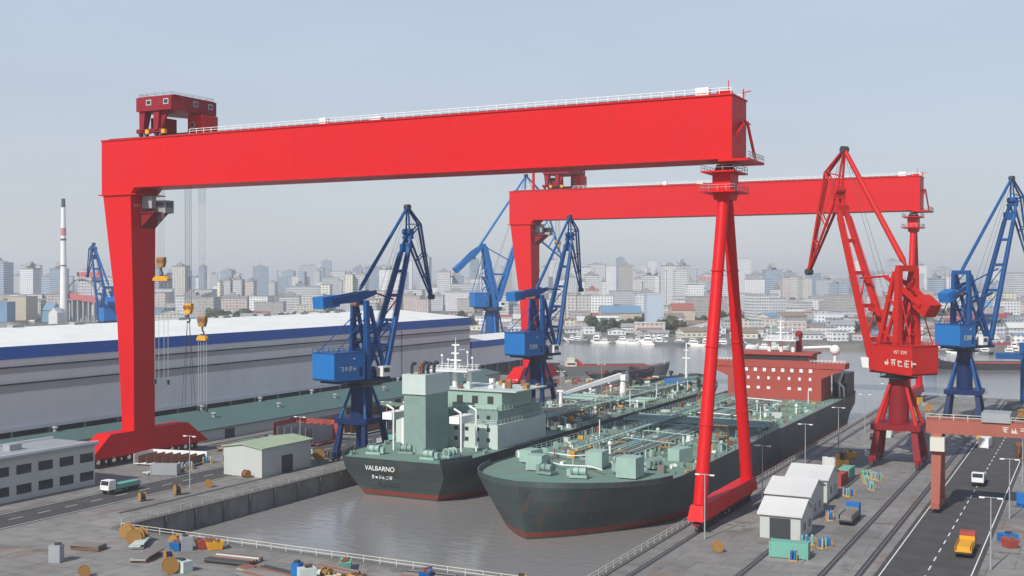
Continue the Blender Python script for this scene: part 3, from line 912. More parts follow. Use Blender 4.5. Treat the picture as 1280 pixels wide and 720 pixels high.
    mb = MB(); mb.hexa([(cl[0] + 1.1, -cl[1] - 1.05, cz + .3), (cl[0] + 1.15, -cl[1] - 1.05, cz + .3), (cl[0] + 1.15, -cl[1] + .85, cz + .3), (cl[0] + 1.1, -cl[1] + .85, cz + .3)],
                       [(cl[0] + 1.6, -cl[1] - 1.05, cz + 2.3), (cl[0] + 1.65, -cl[1] - 1.05, cz + 2.3), (cl[0] + 1.65, -cl[1] + .85, cz + 2.3), (cl[0] + 1.6, -cl[1] + .85, cz + 2.3)])
    mb.bx(cl[0] - 1.1, cl[0] + .9, -cl[1] - 1.26, -cl[1] - 1.203, cz + 1.0, cz + 2.1); mb.build('cab_window', GLASS, cbn)
    # A-frame
    ax, az = J['aframe']; lw = J.get('alat', 2.6); at = J.get('atop', lw * .85)
    for s in (-1, 1):
        m2 = MB(); m2.beam(P(J.get('afoot', ax), s * lw, zs + .4), P(ax, s * at, az), 1.5 * k, 1.3 * k, 1.2 * k, 1.0 * k); part(m2, 'frame_leg', M)
        m2 = MB(); m2.beam(P(J['foot'][0] + .4, s * lw * 1.05, zs + .6), P(ax + 1.2, s * at, az - .8), 1.0 * k, .8 * k, .8 * k, .7 * k); part(m2, 'front_frame_leg', M)
        m2 = MB(); m2.beam(P(J['foot'][0] - .8, s * lw, zs + 1.2), P(ax + .3, s * at, az - (az - zs) * J.get('bq', .45)), .55 * k); part(m2, 'frame_brace', M)
        m2 = MB(); m2.tube(P(f0 + 1, s * w * .42, z1), P(ax - .2, s * at, az - (az - zs) * .18), .13 * k, n=6); part(m2, 'stay_rod', M)
    mb = MB()
    mb.beam(P(ax, -at - .5, az), P(ax, at + .5, az), 1.0 * k, 1.2 * k)
    mb.beam(P(ax - .05, -lw, zs + (az - zs) * .5), P(ax - .05, lw, zs + (az - zs) * .5), .6 * k)
    part(mb, 'frame_crosshead', M)
    mb = MB()
    zz = zs + .8
    while zz < az - 2:                                   # stair zigzag inside the frame
        mb.beam(P(ax - .8, -lw * .5, zz), P(ax - .8, lw * .5, zz + 3), .35, .12); mb.beam(P(ax - .8, lw * .5, zz + 3), P(ax - .8, -lw * .5, zz + 3.0), .35, .1)
        zz += 3.2
    part(mb, 'stair', MD)
    mb = MB(); mb.tube(P(ax + 1.4, -1.6, zs + 2.6), P(ax + 1.4, 1.6, zs + 2.6), 1.1 * k, n=14); mb.tube(P(ax + 2.0, -1.4, zs + 6.5), P(ax + 2.0, 1.4, zs + 6.5), .8 * k, n=14); mb.bx(ax + .3, ax + 3.0, -1.9, 1.9, zs + .8, zs + 1.5)
    part(mb, 'hoist_winch', MD)
    for (a, b, c, d, e, f) in ((-.6, 2.6, -2.2, .4, zs + .81, zs + 3.4), (2.8, 4.6, -1.4, 1.8, zs + .81, zs + 2.6), (.2, 1.6, .8, 2.3, zs + .81, zs + 4.6)):
        mb = MB(); mb.bx(a, b, c, d, e, f); part(mb, 'drive_cabinet', MD)
    mb = MB(); mb.bx(ax + .2, J['foot'][0] + .6, -lw - .4, lw + .4, zs + 7.4, zs + 7.55); mb.rail([(ax + .2, -lw - .4, zs + 7.55), (J['foot'][0] + .6, -lw - .4, zs + 7.55), (J['foot'][0] + .6, lw + .4, zs + 7.55)], 1.0, 1.5, .05); part(mb, 'service_platform', M)
    for k_, fq in enumerate((.30, .62)):
        for s in (-1, 1):
            mb = MB(); mb.beam(P(ax, s * lw * (1 - fq * .15), zs + (az - zs) * fq), P(J['foot'][0] * (1 - fq) + (ax + 1.2) * fq, s * lw, zs + (az - zs) * (fq + .12)), .4 * k); part(mb, 'frame_tie', M)
    # counterweight lever
    (cf, cz2), (pf, pz), (rf, rz_) = J['lever']
    lt = J.get('lt', 1.0) * k
    for s in (-1, 1):
        m2 = MB(); m2.beam(P(cf, s * 1.7 * k, cz2), P(pf, s * 1.5 * k, pz), .5 * k, 1.5 * lt, .5 * k, 2.2 * lt); m2.beam(P(pf, s * 1.5 * k, pz), P(rf, s * 1.3 * k, rz_), .5 * k, 2.2 * lt, .5 * k, 1.0 * lt); part(m2, 'counterweight_lever', MD if J.get('levdark') else M)
    a_ = atan2(pz - cz2, pf - cf)
    bl = J.get('block', (5.2, 5.0, 2.6))
    mb = MB()
    dx, dz = cos(a_), sin(a_)
    mb.beam((cf - dx * bl[0] / 2, 0, cz2 - dz * bl[0] / 2), (cf + dx * bl[0] / 2, 0, cz2 + dz * bl[0] / 2), bl[1], bl[2]); part(mb, 'counterweight', ML)
    mb = MB(); mb.tube(P(pf, -1.0, pz - 1.8 * k), P(pf, 1.0, pz - 1.8 * k), .55 * k, n=10); part(mb, 'lever_hub', RUST)
    # boom
    ft, hd = J['foot'], J['head']; lf = J.get('bfoot', 3.2); lh = J.get('bhead', 1.0)
    def on(q, l=1, up=0): return P(ft[0] + (hd[0] - ft[0]) * q + up * -(hd[1] - ft[1]) / hypot(hd[0] - ft[0], hd[1] - ft[1]), l * (lf + (lh - lf) * q), ft[1] + (hd[1] - ft[1]) * q + up * (hd[0] - ft[0]) / hypot(hd[0] - ft[0], hd[1] - ft[1]))
    mb = MB()
    for s in (-1, 1):
        mb.beam(on(0, s), on(.88, s), 1.0 * k, 1.4 * k, .85 * k, 1.05 * k); mb.beam(on(.88, s), on(1, s * .8), .75 * k, .95 * k, .6 * k, .8 * k)
    for q in J.get('bties', (.17, .36, .55, .74, .9)):
        mb.beam(on(q, -1), on(q, 1), .55 * k, .8 * k)
    qs = (.02, .17, .36, .55)
    for q0, q1 in zip(qs[:-1], qs[1:]):
        mb.beam(on(q0, -1), on(q1, 1), .28 * k)
    mb.beam(on(.93, -1.5), on(.93, 1.5), 1.0 * k, 1.6 * k)
    part(mb, 'boom', M)
    mb = MB()                                            # walkway rail and luffing screw behind the boom
    for s in (-1, 1):
        mb.path([on(.03, s, 1.5 * k), on(.5, s, 1.25 * k), on(.88, s, 1.0 * k)], .07, 5)
        for q in range(12): mb.beam(on(.05 + q * .07, s), on(.05 + q * .07, s, 1.45 * k - q * .035), .07)
    part(mb, 'boom_walkway', M)
    mb = MB(); mb.beam(P(ax + .6, 0, zs + (az - zs) * .55), on(.34, 0), .5 * k, .7 * k); part(mb, 'luffing_strut', M)
    mb = MB(); mb.tube(P(rf, 0, rz_), on(.52, 0), .22 * k, n=8); part(mb, 'balance_rod', M)
    # fly jib
    ap, el, tp = J['apex'], J['elbow'], J['tip']
    def fj(p, l): return P(p[0], l, p[1])
    mb = MB()
    LH, LE = .7 * k, .5 * k
    for s in (-1, 1):
        mb.tube(fj(hd, s * LH), fj(ap, s * .25), .26 * k, .24 * k, n=8)
        mb.tube(fj(ap, s * .3), fj(el, s * LE), .28 * k, .28 * k, n=8)
        mb.tube(fj(el, s * LE), fj(tp, s * .3), .32 * k, .24 * k, n=8)
        mb.tube(fj(hd, s * LH), fj(el, s * LE), .2 * k, n=7)
        mb.tube(fj(hd, s * LH), fj(tp, s * .35), .34 * k, .24 * k, n=8)
        for q in (.38, .66):
            a1 = (el[0] + (tp[0] - el[0]) * q, el[1] + (tp[1] - el[1]) * q); b1 = (hd[0] + (tp[0] - hd[0]) * q, hd[1] + (tp[1] - hd[1]) * q)
            mb.tube(fj(a1, s * (LE * (1 - q) + .3 * q)), fj(b1, s * (LH * (1 - q) + .35 * q)), .15 * k, n=6)
    for q in (.38, .66):
        b1 = (hd[0] + (tp[0] - hd[0]) * q, hd[1] + (tp[1] - hd[1]) * q); l = LH * (1 - q) + .3 * q
        mb.tube(fj(b1, -l), fj(b1, l), .13 * k, n=6)
    q = .55
    m_ = (ap[0] + (hd[0] - ap[0]) * q, ap[1] + (hd[1] - ap[1]) * q)
    mb.tube(fj(m_, 0), fj(el, 0), .15 * k, n=6)
    fly = part(mb, 'fly_jib', M)
    for p, r in ((ap, .75), (tp, .7)):
        m2 = MB(); m2.tube(fj(p, -.7 * k), fj(p, .7 * k), r * k, n=14); o = m2.build('sheave', DARK, fly)
    mb = MB(); mb.tube(P(hd[0], -1.3 * k, hd[1] + 1.6 * k), P(hd[0], 1.3 * k, hd[1] + 1.6 * k), .9 * k, n=14); mb.beam(P(hd[0], -1.6 * k, hd[1] + .2), P(hd[0], 1.6 * k, hd[1] + .2), .9 * k, .9 * k)
    part(mb, 'boom_head', M)
    mb = MB(); tie = J['tie']; mb.tube(fj(tie, 0), fj((tie[0] + (ap[0] - tie[0]) * .04, tie[1] + (ap[1] - tie[1]) * .04), 0), .3 * k, .55 * k, n=10)
    mb.tube(fj((tie[0] + (ap[0] - tie[0]) * .04, tie[1] + (ap[1] - tie[1]) * .04), 0), fj(ap, 0), J.get('tr', .5) * k, J.get('tr', .5) * .8 * k, n=12)
    part(mb, 'back_tie', M)
    mb = MB()
    for s in (-1, 1):
        mb.tube(fj((ap[0] + .2, ap[1] + .3), s * .35), P(ax + 1.4, s * 1.2, zs + 7), .05 * k, n=4); mb.tube(fj((ap[0], ap[1] + .6), s * .35), fj((tp[0] + .6, tp[1] + .3), s * .3), .05 * k, n=4)
    part(mb, 'hoist_rope', ROPE)
    return t
JG = 'blue jib cranes on the dockside rails'
JA = dict(zs=19.6, zp=9.5, house=(-13.0, -2.6, 7.4, 20.3, 26.9), foot=(5.4, 22.5), head=(17.0, 55.2), apex=(16.8, 63.2), elbow=(21.4, 59.0), tip=(26.2, 39.9), tie=(-.8, 41.9),
          aframe=(-.6, 38.8), lever=((-12.0, 39.2), (-2.5, 40.2), (3.8, 41.4)), block=(5.4, 3.6, 2.8), tshift=-.5, bq=.42)
jib_crane('nearest blue jib crane, standing before the grey hall wall with stern of tanker beside it', (-161.8, 234.7), 80.2, JA, BLUE, BLUEL, BLUED, JG, text=((4, 1.1, 22.6),))
JB = dict(JA); JB.update(zs=19.6, house=(-12.6, -2.0, 8.0, 20.2, 27.5), apex=(18.5, 65.5), head=(18.5, 57.8), elbow=(22.9, 61.4), tip=(25.4, 40.8), foot=(7.0, 22.8), tie=(-.9, 41.1))
jib_crane('blue jib crane in front of the far gantry leg, lettered on a dark side', (-161.8, 334.5), 80.2, JB, BLUE, BLUEL, BLUED, JG, text=(('E304', 2.0, 22.4),))
JD = dict(zs=23.0, zp=9.0, g=5, gy=6, rc=2.3, house=(-9.5, -1.0, 8.6, 23.7, 30.5), foot=(9.5, 25.5), head=(27.5, 68.5), apex=(27.0, 77.4), elbow=(33.2, 71.8), tip=(39.5, 47.0), tie=(-2.0, 46.9),
          aframe=(-2.0, 46.6), alat=2.8, atop=2.5, lever=((-9.5, 39.4), (-1.5, 42.0), (3.0, 43.4)), block=(4.4, 3.6, 3.0), bq=.35, tr=.5, bhead=1.3, lt=.6)
HD = math.degrees(PSI) + math.degrees(atan2(.6, .8))
jib_crane('tall blue jib crane at the right edge beside the red one', (-37, 383), HD, JD, BLUE, BLUEL, BLUED, JG, text=(('E309', 2.1, 25.8),), k=1.1)
JC = dict(zs=22.0, zp=9.0, g=5.2, gy=6, rc=2.3, house=(-8.2, 4.4, 8.4, 22.0, 28.9), slope=True, tside=-1, tshift=-2.6, foot=(4.6, 22.6), head=(20.7, 65.5), apex=(18.7, 77.6), elbow=(25.1, 72.3), tip=(31.8, 46.5), tie=(-2.0, 48.0),
          aframe=(-2.4, 47.2), alat=3.2, atop=2.6, lever=((-8.6, 38.4), (-1.5, 43.2), (3.5, 45.4)), block=(4.4, 3.8, 3.4), bq=.3, lt=.5, bfoot=3.6, bhead=1.1, cab=(7.0, -3.0), tr=.62)
jib_crane('red jib crane with its jib reaching left, lettered house on the right quay', (-42.5, 287.4), 143.9, JC, RED2, RED2, MAROON, 'red jib crane', text=(('45T 32M', 1.15, 27.0), (5, 1.7, 24.0)), k=1.2)
JE = dict(zs=22.5, zp=8.0, house=(-9.0, 2.0, 7.4, 23, 30), foot=(5.4, 24.2), head=(28.0, 58.5), apex=(28.6, 62.7), elbow=(37, 60.4), tip=(43, 45.9), tie=(-3.0, 41.0),
          aframe=(-3.0, 40.0), lever=((-9, 33.0), (-2.5, 36.2), (2.0, 38.0)), bq=.4, bfoot=3.0, bhead=1.1)
jib_crane('far blue jib crane behind the hall roof near the chimney', (-448, 424), 150, JE, BLUE, BLUEL, BLUED, JG, text=((3, 1.8, 25.0),), k=1.1)
JF = dict(zs=28.6, zp=11.0, g=5.5, gy=6.5, rc=3.6, house=(-11.5, -3.5, 7.4, 29.6, 37), foot=(3.0, 33.0), head=(17.5, 73.0), apex=(19.8, 99.5), elbow=(29.0, 91.0), tip=(41.5, 55.5), tie=(-8.0, 60.6),
          aframe=(-5.0, 62.0), afoot=(0.5), alat=2.2, atop=1.4, lever=((-19.0, 50.5), (-10.6, 57.8), (-5.5, 62.0)), block=(6.0, 3.6, 3.0), bq=.5, tr=.5, bfoot=2.4)
jib_crane('large blue jib crane behind the low hall with its counterweight arm hanging left', (-285, 534), math.degrees(PSI) + math.degrees(atan2(.42, .9)), JF, BLUEL, BLUEL, BLUE, JG, k=1.3)

# ------------------------------------------------------------------ ships
def hull_mesh(L, beam, zd, draft, bow=.16, stern=.05, stern_w=.8, flare=.7, mat_i=0, n=40, bul=1.0, rake=6.0, sheer=2.0):
    """hull along +y from stern (0) to bow (L); returns hull MB, deck MB and the deck outline"""
    def hb(t):
        if t < stern: return beam / 2 * (stern_w + (1 - stern_w) * sin(t / stern * pi / 2))
        if t > 1 - bow: q = (t - 1 + bow) / bow; return beam / 2 * (max(0, 1 - q ** 2.3)) ** .75
        return beam / 2
    def wl(t):
        s2 = stern * 2.6; b2 = bow * 1.35
        if t < s2: return beam / 2 * (.30 + .70 * sin(t / s2 * pi / 2))
        if t > 1 - b2: q = (t - 1 + b2) / b2; return beam / 2 * max(0, 1 - q ** 1.7)
        return beam / 2
    def zz(t):
        return zd + (max(0, (t - .86) / .14) ** 2) * sheer
    ts = [0, .008, .02, .04, .07] + [.1 + .74 * i / (n - 14) for i in range(n - 14)] + [.86, .88, .90, .92, .935, .95, .965, .975, .985, .993, 1.0]
    levels = [-draft, -draft * .4, 0, zd * .33, zd * .66, 1.0]
    hull = MB(); deck = MB()
    rows = []
    for t in ts:
        row = []
        for li, lv in enumerate(levels):
            q = li / (len(levels) - 1)
            e = q ** (1 / flare) if t > .5 else min(1, q * 1.25) ** .8
            w = wl(t) + (hb(t) - wl(t)) * e
            z = lv if li < len(levels) - 1 else zz(t)
            y = t * L
            if t > .5: y -= (1 - q) * rake * max(0, (t - .84) / .16)
            if t < .08: y += (1 - q) * 7.0 * (1 - t / .08)
            row.append((w, y, z))
        rows.append(row)
    m = len(levels)
    for sgn in (-1, 1):
        vs = [(sgn * p[0], p[1], p[2]) for r_ in rows for p in r_]
        fs = []
        for i in range(len(rows) - 1):
            for j in range(m - 1):
                a, b, c, d = i * m + j, (i + 1) * m + j, (i + 1) * m + j + 1, i * m + j + 1
                fs.append((a, b, c, d) if sgn > 0 else (d, c, b, a))
        hull.add(vs, fs, 0, True)
    tr = rows[0]
    hull.add([(-p[0], p[1], p[2]) for p in tr] + [(p[0], p[1], p[2]) for p in tr], [(j, m + j, m + j + 1, j + 1) for j in range(m - 1)])
    out = [(r_[-1][0], r_[-1][1], r_[-1][2]) for r_ in rows]
    dv = []
    for w, y, z in out: dv += [(-w, y, z - .02), (w, y, z - .02)]
    deck.add(dv, [(2 * i, 2 * i + 1, 2 * i + 3, 2 * i + 2) for i in range(len(out) - 1)])
    if bul:                                              # bulwark / gunwale strip
        for sgn in (-1, 1):
            for (w0, y0, z0), (w1, y1, z1) in zip(out[:-1], out[1:]):
                if max(w0, w1) < .3: continue
                hgt = bul if (y0 > L * .86 or y0 < L * .03) else .25
                i0, i1 = max(w0 - .25, 0), max(w1 - .25, 0)
                hull.hexa([(sgn * w0, y0, z0 - .05), (sgn * w1, y1, z1 - .05), (sgn * i1, y1, z1 - .05), (sgn * i0, y0, z0 - .05)], [(sgn * w0, y0, z0 + hgt), (sgn * w1, y1, z1 + hgt), (sgn * i1, y1, z1 + hgt), (sgn * i0, y0, z0 + hgt)])
    return hull, deck, out

def deck_gear(t, L, beam, zd, y0, y1, seed, crane_y=None):
    rg = random.Random(seed)
    # long pipe runs
    for x in (-4.6, -3.6, -2.4, -1.2, 0, 1.1, 2.3, 3.5, 4.7):
        a, b = y0 + rg.uniform(0, 8), y1 - rg.uniform(0, 14)
        m = MB(); r = rg.choice((.22, .28, .36)); m.tube((x, a, zd + 1.2), (x, b, zd + 1.2), r, n=8); m.tube((x, a, zd), (x, a, zd + 1.2), r, n=8)
        m.build('pipe', rg.choice((PIPEG, PIPEG, GEARG, STEEL)), t)
    # catwalk above the pipes
    m = MB(); m.bx(5.6, 7.2, y0, y1, zd + 2.6, zd + 2.75)
    for k in range(int((y1 - y0) / 8)):
        m.bx(5.7, 5.9, y0 + 8 * k, y0 + 8 * k + .2, zd, zd + 2.6); m.bx(6.9, 7.1, y0 + 8 * k, y0 + 8 * k + .2, zd, zd + 2.6)
    m.rail([(5.65, y0, zd + 2.75), (5.65, y1, zd + 2.75)], 1.1, 3, .06); m.rail([(7.15, y0, zd + 2.75), (7.15, y1, zd + 2.75)], 1.1, 3, .06)
    m.build('catwalk', PIPEG, t)
    # pipe supports, transverse frames
    m = MB()
    k = y0 + 2
    while k < y1:
        m.bx(-5.5, 5.4, k, k + .3, zd, zd + .85); k += 7
    m.build('pipe_supports', GEARG, t)
    # transverse deck girders
    k = y0 + 5
    while k < y1 - 4:
        for xa, xb in ((-beam / 2 + 1.2, -6), (7.8, beam / 2 - 1.2)):
            m = MB(); m.bx(xa, xb, k, k + .35, zd, zd + .8); m.build('deck_beam', DECKG, t)
        k += 14
    # tank hatches and cleaning machines on both sides
    k = y0 + 8; i = 0
    while k < y1 - 8 and i < 26:
        for sx in (-1, 1):
            x = sx * beam * rg.uniform(.26, .40)
            m = MB(); m.tube((x, k, zd), (x, k, zd + 1.1), .95, n=12); m.tube((x, k, zd + 1.1), (x, k, zd + 1.3), 1.15, n=12); m.tube((x, k + 1.8, zd), (x, k + 1.8, zd + 1.7), .2, n=6)
            m.build('tank_hatch', rg.choice((PIPEG, GEARG, PALEG)), t)
            i += 1
        k += 15.5
    # manifold amidships
    ym = (y0 + y1) / 2
    for q in range(7):
        m = MB(); yy = ym - 6 + q * 2
        m.tube((-beam / 2 + 2.2, yy, zd + 1.7), (beam / 2 - 2.2, yy, zd + 1.7), .3, n=8)
        for sx in (-1, 1): m.tube((sx * (beam / 2 - 2.2), yy, zd + 1.7), (sx * (beam / 2 - 1.7), yy, zd + 1.7), .5, n=10)
        m.build('manifold_pipe', rg.choice((PIPEG, GEARG)), t)
    # vents, lockers and clutter left by the builders
    for q in range(18):
        x = rg.uniform(-beam / 2 + 2, beam / 2 - 2); y = rg.uniform(y0, y1)
        if rg.random() < .5:
            m = MB(); h = rg.uniform(1.2, 3.0); m.tube((x, y, zd), (x, y, zd + h), .28, n=8); m.ball((x, y, zd + h + .2), .55, 8, 5); m.build('vent', rg.choice((PIPEG, WHITE, PALEG)), t)
        else:
            m = MB(); m.cb((x, y, zd + .8), (rg.uniform(1.2, 3), rg.uniform(1.2, 2.6), 1.6), rg.uniform(0, .4)); m.build('deck_locker', rg.choice((GEARG, PALEG, STEEL, RUST, BLUEL)), t)
    for q in range(5):
        x = rg.choice((-1, 1)) * rg.uniform(beam * .2, beam * .42); y = rg.uniform(y0, y1)
        m = MB(); m.tube((x, y, zd), (x, y, zd + rg.uniform(4, 7)), .2, .12, n=7); m.build('lamp_post', WHITE, t)
    for x in (-9.5, -8.6, -7.6, 8.7, 9.6, 10.5):
        a = y0 + rg.uniform(5, 30); b = y1 - rg.uniform(5, 40)
        m = MB(); m.tube((x, a, zd + .5), (x, b, zd + .5), rg.choice((.13, .18, .24)), n=6); m.build('small_pipe', rg.choice((PIPEG, RUST, STEEL, PALEG)), t)
    for q in range(8):
        y = y0 + 10 + q * (y1 - y0 - 20) / 8
        m = MB(); m.path([(-8, y, zd + 1.6), (-2, y + 1, zd + 2.1), (4, y - .6, zd + 2.1), (8, y, zd + 1.5)], .17, 6); m.build('cross_pipe', rg.choice((PIPEG, WHITE, STEEL)), t)
    m = MB()
    for q in range(420):
        x = rg.uniform(-beam / 2 + 1.0, beam / 2 - 1.0); y = rg.uniform(y0 - 6, y1 + 6); h = rg.choice((.3, .5, .7, 1.1, 1.6))
        if rg.random() < .35: m.tube((x, y, zd), (x, y, zd + h * 1.4), .12, n=5, mi=rg.randrange(7))
        else: m.cb((x, y, zd + h / 2), (rg.uniform(.3, 1.6), rg.uniform(.3, 1.4), h), rg.uniform(0, 3), rg.randrange(7))
    tag(m.build('deck_clutter', [PIPEG, GEARG, PALEG, RUST, WHITE, STEEL, YELLOW], t), kind='stuff')
    for q in range(6):
        x, y = rg.uniform(-beam / 2 + 4, beam / 2 - 4), rg.uniform(y0, y1); h = rg.uniform(3, 5)
        m = MB()
        for sx in (-1.4, 1.4):
            for sy in (-.7, .7): m.tube((x + sx, y + sy, zd), (x + sx, y + sy, zd + h), .05, n=4)
        m.bx(x - 1.4, x + 1.4, y - .7, y + .7, zd + h * .5, zd + h * .5 + .07); m.bx(x - 1.4, x + 1.4, y - .7, y + .7, zd + h - .07, zd + h)
        m.build('scaffold', BROWNY, t)
    # side rails
    m = MB()
    for sx in (-1, 1): m.rail([(sx * (beam / 2 - .35), y0 - 4, zd), (sx * (beam / 2 - .35), y1, zd)], 1.2, 2.6, .05)
    m.build('side_railing', PALEG, t)

def winches(t, zd, spots, seed):
    rg = random.Random(seed)
    for x, y, a in spots:
        m = MB(); m.cb((x, y, zd + .25), (3.6, 2.4, .5), a)
        ca, sa = cos(a), sin(a)
        m.tube((x - 1.5 * ca, y - 1.5 * sa, zd + 1.2), (x + 1.2 * ca, y + 1.2 * sa, zd + 1.2), .75, n=12)
        for q in (-1.5, 0, 1.2): m.tube((x + q * ca, y + q * sa, zd + 1.2), (x + (q + .12) * ca, y + (q + .12) * sa, zd + 1.2), 1.05, n=12)
        m.cb((x + 2.0 * ca, y + 2.0 * sa, zd + .9), (.8, 1.2, 1.4), a)
        m.build('mooring_winch', rg.choice((PIPEG, GEARG)), t)

def bollards(t, zd, spots):
    for x, y in spots:
        m = MB()
        for q in (-.6, .6): m.tube((x, y + q, zd), (x, y + q, zd + .9), .32, n=8)
        m.bx(x - .5, x + .5, y - 1.2, y + 1.2, zd, zd + .15)
        m.build('bollard', GEARG, t)

def compass_deck(t, zf, z, w, d, y, x=0, post_m=WHITE):
    """white open platform on three posts with masts above the wheelhouse"""
    for q in (-1, 0, 1):
        m = MB(); m.tube((x + q * w * .36, y, zf), (x + q * w * .36, y, z), .62, n=12); m.build('platform_post', post_m, t)
    m = MB(); m.bx(x - w / 2, x + w / 2, y - d / 2, y + d / 2, z, z + .35); m.rail([(x - w / 2 + .1, y - d / 2 + .1, z + .35), (x + w / 2 - .1, y - d / 2 + .1, z + .35), (x + w / 2 - .1, y + d / 2 - .1, z + .35), (x - w / 2 + .1, y + d / 2 - .1, z + .35)], 1.1, 1.2, .05, closed=True)
    m.build('compass_deck', post_m, t)
    m = MB()
    m.tube((x + .2, y, z + .35), (x + .2, y, z + 6.2), .42, .26, n=8); m.bx(x - 1.4, x + 1.8, y - .15, y + .15, z + 2.5, z + 2.8); m.bx(x - 1.0, x + 1.2, y - .15, y + .15, z + 4.2, z + 4.5)
    m.cb((x + .2, y, z + 6.4), (1.9, .3, .4), .5); m.tube((x + .2, y, z + 6.2), (x + .2, y, z + 8.2), .09, n=6); m.tube((x + 1.1, y, z + 5.2), (x + 3.0, y, z + 5.4), .06, n=5)
    m.build('radar_mast', post_m, t)
    for q, hh in ((-.36, 3.4), (-.2, 2.4), (.3, 4.4), (.42, 3.0)):
        m = MB(); m.tube((x + q * w, y + .5, z + .35), (x + q * w, y + .5, z + .35 + hh), .14, .07, n=6); m.cb((x + q * w, y + .5, z + hh + .3), (.5, .3, .5)); m.build('antenna', post_m, t)

def tanker():
    L, beam, zd = 216, 32, 9.0
    t = thing('tanker_ship', 'dark hulled tanker with green deck moored left in dock, its stern near', 'ship', (-138, 211, WL))
    hull, deck, out = hull_mesh(L, beam, zd, 8)
    hl = hull.build('hull', TANKER, t); dk = deck.build('deck', DECKG, t)
    text_part('VALBARNO', 1.5, (-2.7, -.06, 6.4), (R(90), 0, 0), WHITE, t)
    glyphs(6, .75, (-2.4, .35, 4.6), (0, 0, 0), WHITE, t, 5)
    deck_gear(t, L, beam, zd, 66, 188, 3)
    winches(t, zd, ((-8, 6, .1), (7, 5, 0), (-2, 10, .2), (10, 9, 1.4), (-5, 198, .3), (5, 198, -.3)), 1)
    bollards(t, zd, ((-12, 3), (12, 3), (-14, 20), (14, 18), (-13, 60), (13, 60), (-14, 110), (14, 110), (-13, 160), (13, 160)))
    # accommodation in tiers
    m = MB(); m.bx(-14, 14, 24, 50, zd, zd + 5.6); acc = m.build('accommodation', PALEG, t)
    m = MB(); m.bx(-13, 13, 26, 49, zd + 5.6, zd + 8.6); m.build('accommodation_tier', GEARG, t)
    m = MB(); m.bx(-6, 12, 30, 46, zd + 8.6, zd + 12.8); wh = m.build('wheelhouse', PIPEG, t)
    m = MB(); m.bx(-6.5, 16, 29.5, 46.5, zd + 12.8, zd + 13.1); m.build('bridge_roof', PALEG, t)
    for z0, y, x0, x1, n in ((zd + 1.6, 24, -13, 13, 9), (zd + 4.0, 24, -13, 13, 9), (zd + 6.6, 26, -12, 12, 8)):
        for k in range(n):
            x = x0 + (k + .5) * (x1 - x0) / n
            mm = MB(); mm.bx(x - .45, x + .45, y - .07, y - .003, z0, z0 + .9); mm.build('window', GLASS, acc)
    for k in range(4):
        x = -4.5 + k * 4.2
        mm = MB(); mm.bx(x, x + 1.6, 29.9, 29.997, zd + 9.8, zd + 11.6); mm.build('window', DARK, wh)
    for z0, a in ((zd + 5.6, (-14, 14, 24, 50)), (zd + 8.6, (-13, 13, 26, 49))):
        mm = MB(); mm.rail([(a[0] + .1, a[2] + .1, z0), (a[1] - .1, a[2] + .1, z0), (a[1] - .1, a[3] - .1, z0), (a[0] + .1, a[3] - .1, z0)], 1.1, 1.8, .05, closed=True); mm.build('railing', PALEG, t)
    rg = random.Random(2)
    for k in range(16):
        x, y = rg.uniform(-5, 15), rg.uniform(30, 46)
        mm = MB(); h_ = rg.uniform(.5, 1.6); mm.cb((x, y, zd + 13.1 + h_ / 2), (rg.uniform(.5, 1.8), rg.uniform(.5, 1.8), h_)); mm.build('roof_locker', rg.choice((GEARG, PALEG, BROWNY, RUST, WHITE)), t)
    compass_deck(t, zd + 13.1, zd + 17.0, 11, 7, 34, -3.2)
    # funnel casing behind
    m = MB(); m.bx(-2.8, 3.0, 10, 20, zd, zd + 13.5); m.build('engine_casing', GEARG, t)
    m = MB(); m.bx(-3.0, 3.2, 9.6, 20.4, zd + 13.5, zd + 18.0); m.build('funnel', PALEG, t)
    for x, y in ((-1.6, 11.5), (.4, 11.6), (1.8, 13), (-.4, 14.5), (1.6, 16)):
        mm = MB(); mm.path([(x, y, zd + 18), (x, y, zd + 19.6), (x + .8, y - .5, zd + 20.6), (x + 1.5, y - .8, zd + 20.4)], .38, 8); mm.build('exhaust_pipe', rg.choice((DARK, RUST)), t)
    for x in (-9, 9):
        mm = MB(); mm.ball((x, 16, zd + 7.6), 1.4, 12, 8, sz=.8); mm.bx(x - 1.3, x + 1.3, 12.5, 19.5, zd + 7.0, zd + 8.6); lb = mm.build('lifeboat', WHITE, t)
        mm = MB(); mm.path([(x + 1.8, 12.5, zd), (x + 1.8, 12.5, zd + 9.5), (x, 12.5, zd + 10.4)], .25); mm.path([(x + 1.8, 19.5, zd), (x + 1.8, 19.5, zd + 9.5), (x, 19.5, zd + 10.4)], .25); mm.build('davit', WHITE, t)
    for x, y, h_ in ((-8, 21, 9), (-6, 22.5, 10.5), (-10.5, 22, 8)):
        mm = MB(); mm.tube((x, y, zd), (x, y, zd + h_), .6, n=10); mm.ball((x, y, zd + h_ + .3), 1.1, 10, 6); mm.build('vent', WHITE, t)
    # hose crane amidships and foremast
    m = MB(); m.tube((4, 128, zd), (4, 128, zd + 7.5), 1.1, .95, n=14); m.bx(2.6, 5.4, 126.6, 129.6, zd + 7.5, zd + 9.2); cr = m.build('hose_crane', WHITE, t)
    m = MB(); m.beam((3.6, 127.4, zd + 9.0), (-7.5, 108, zd + 4.5), 1.2, 1.6, .7, .8); m.build('crane_jib', WHITE, cr)
    m = MB(); m.tube((-7.5, 106, zd), (-7.5, 106, zd + 5.4), .55, n=10); m.cb((-7.5, 106, zd + 5.5), (2.2, 1.2, .5)); m.build('crane_rest', WHITE, t)
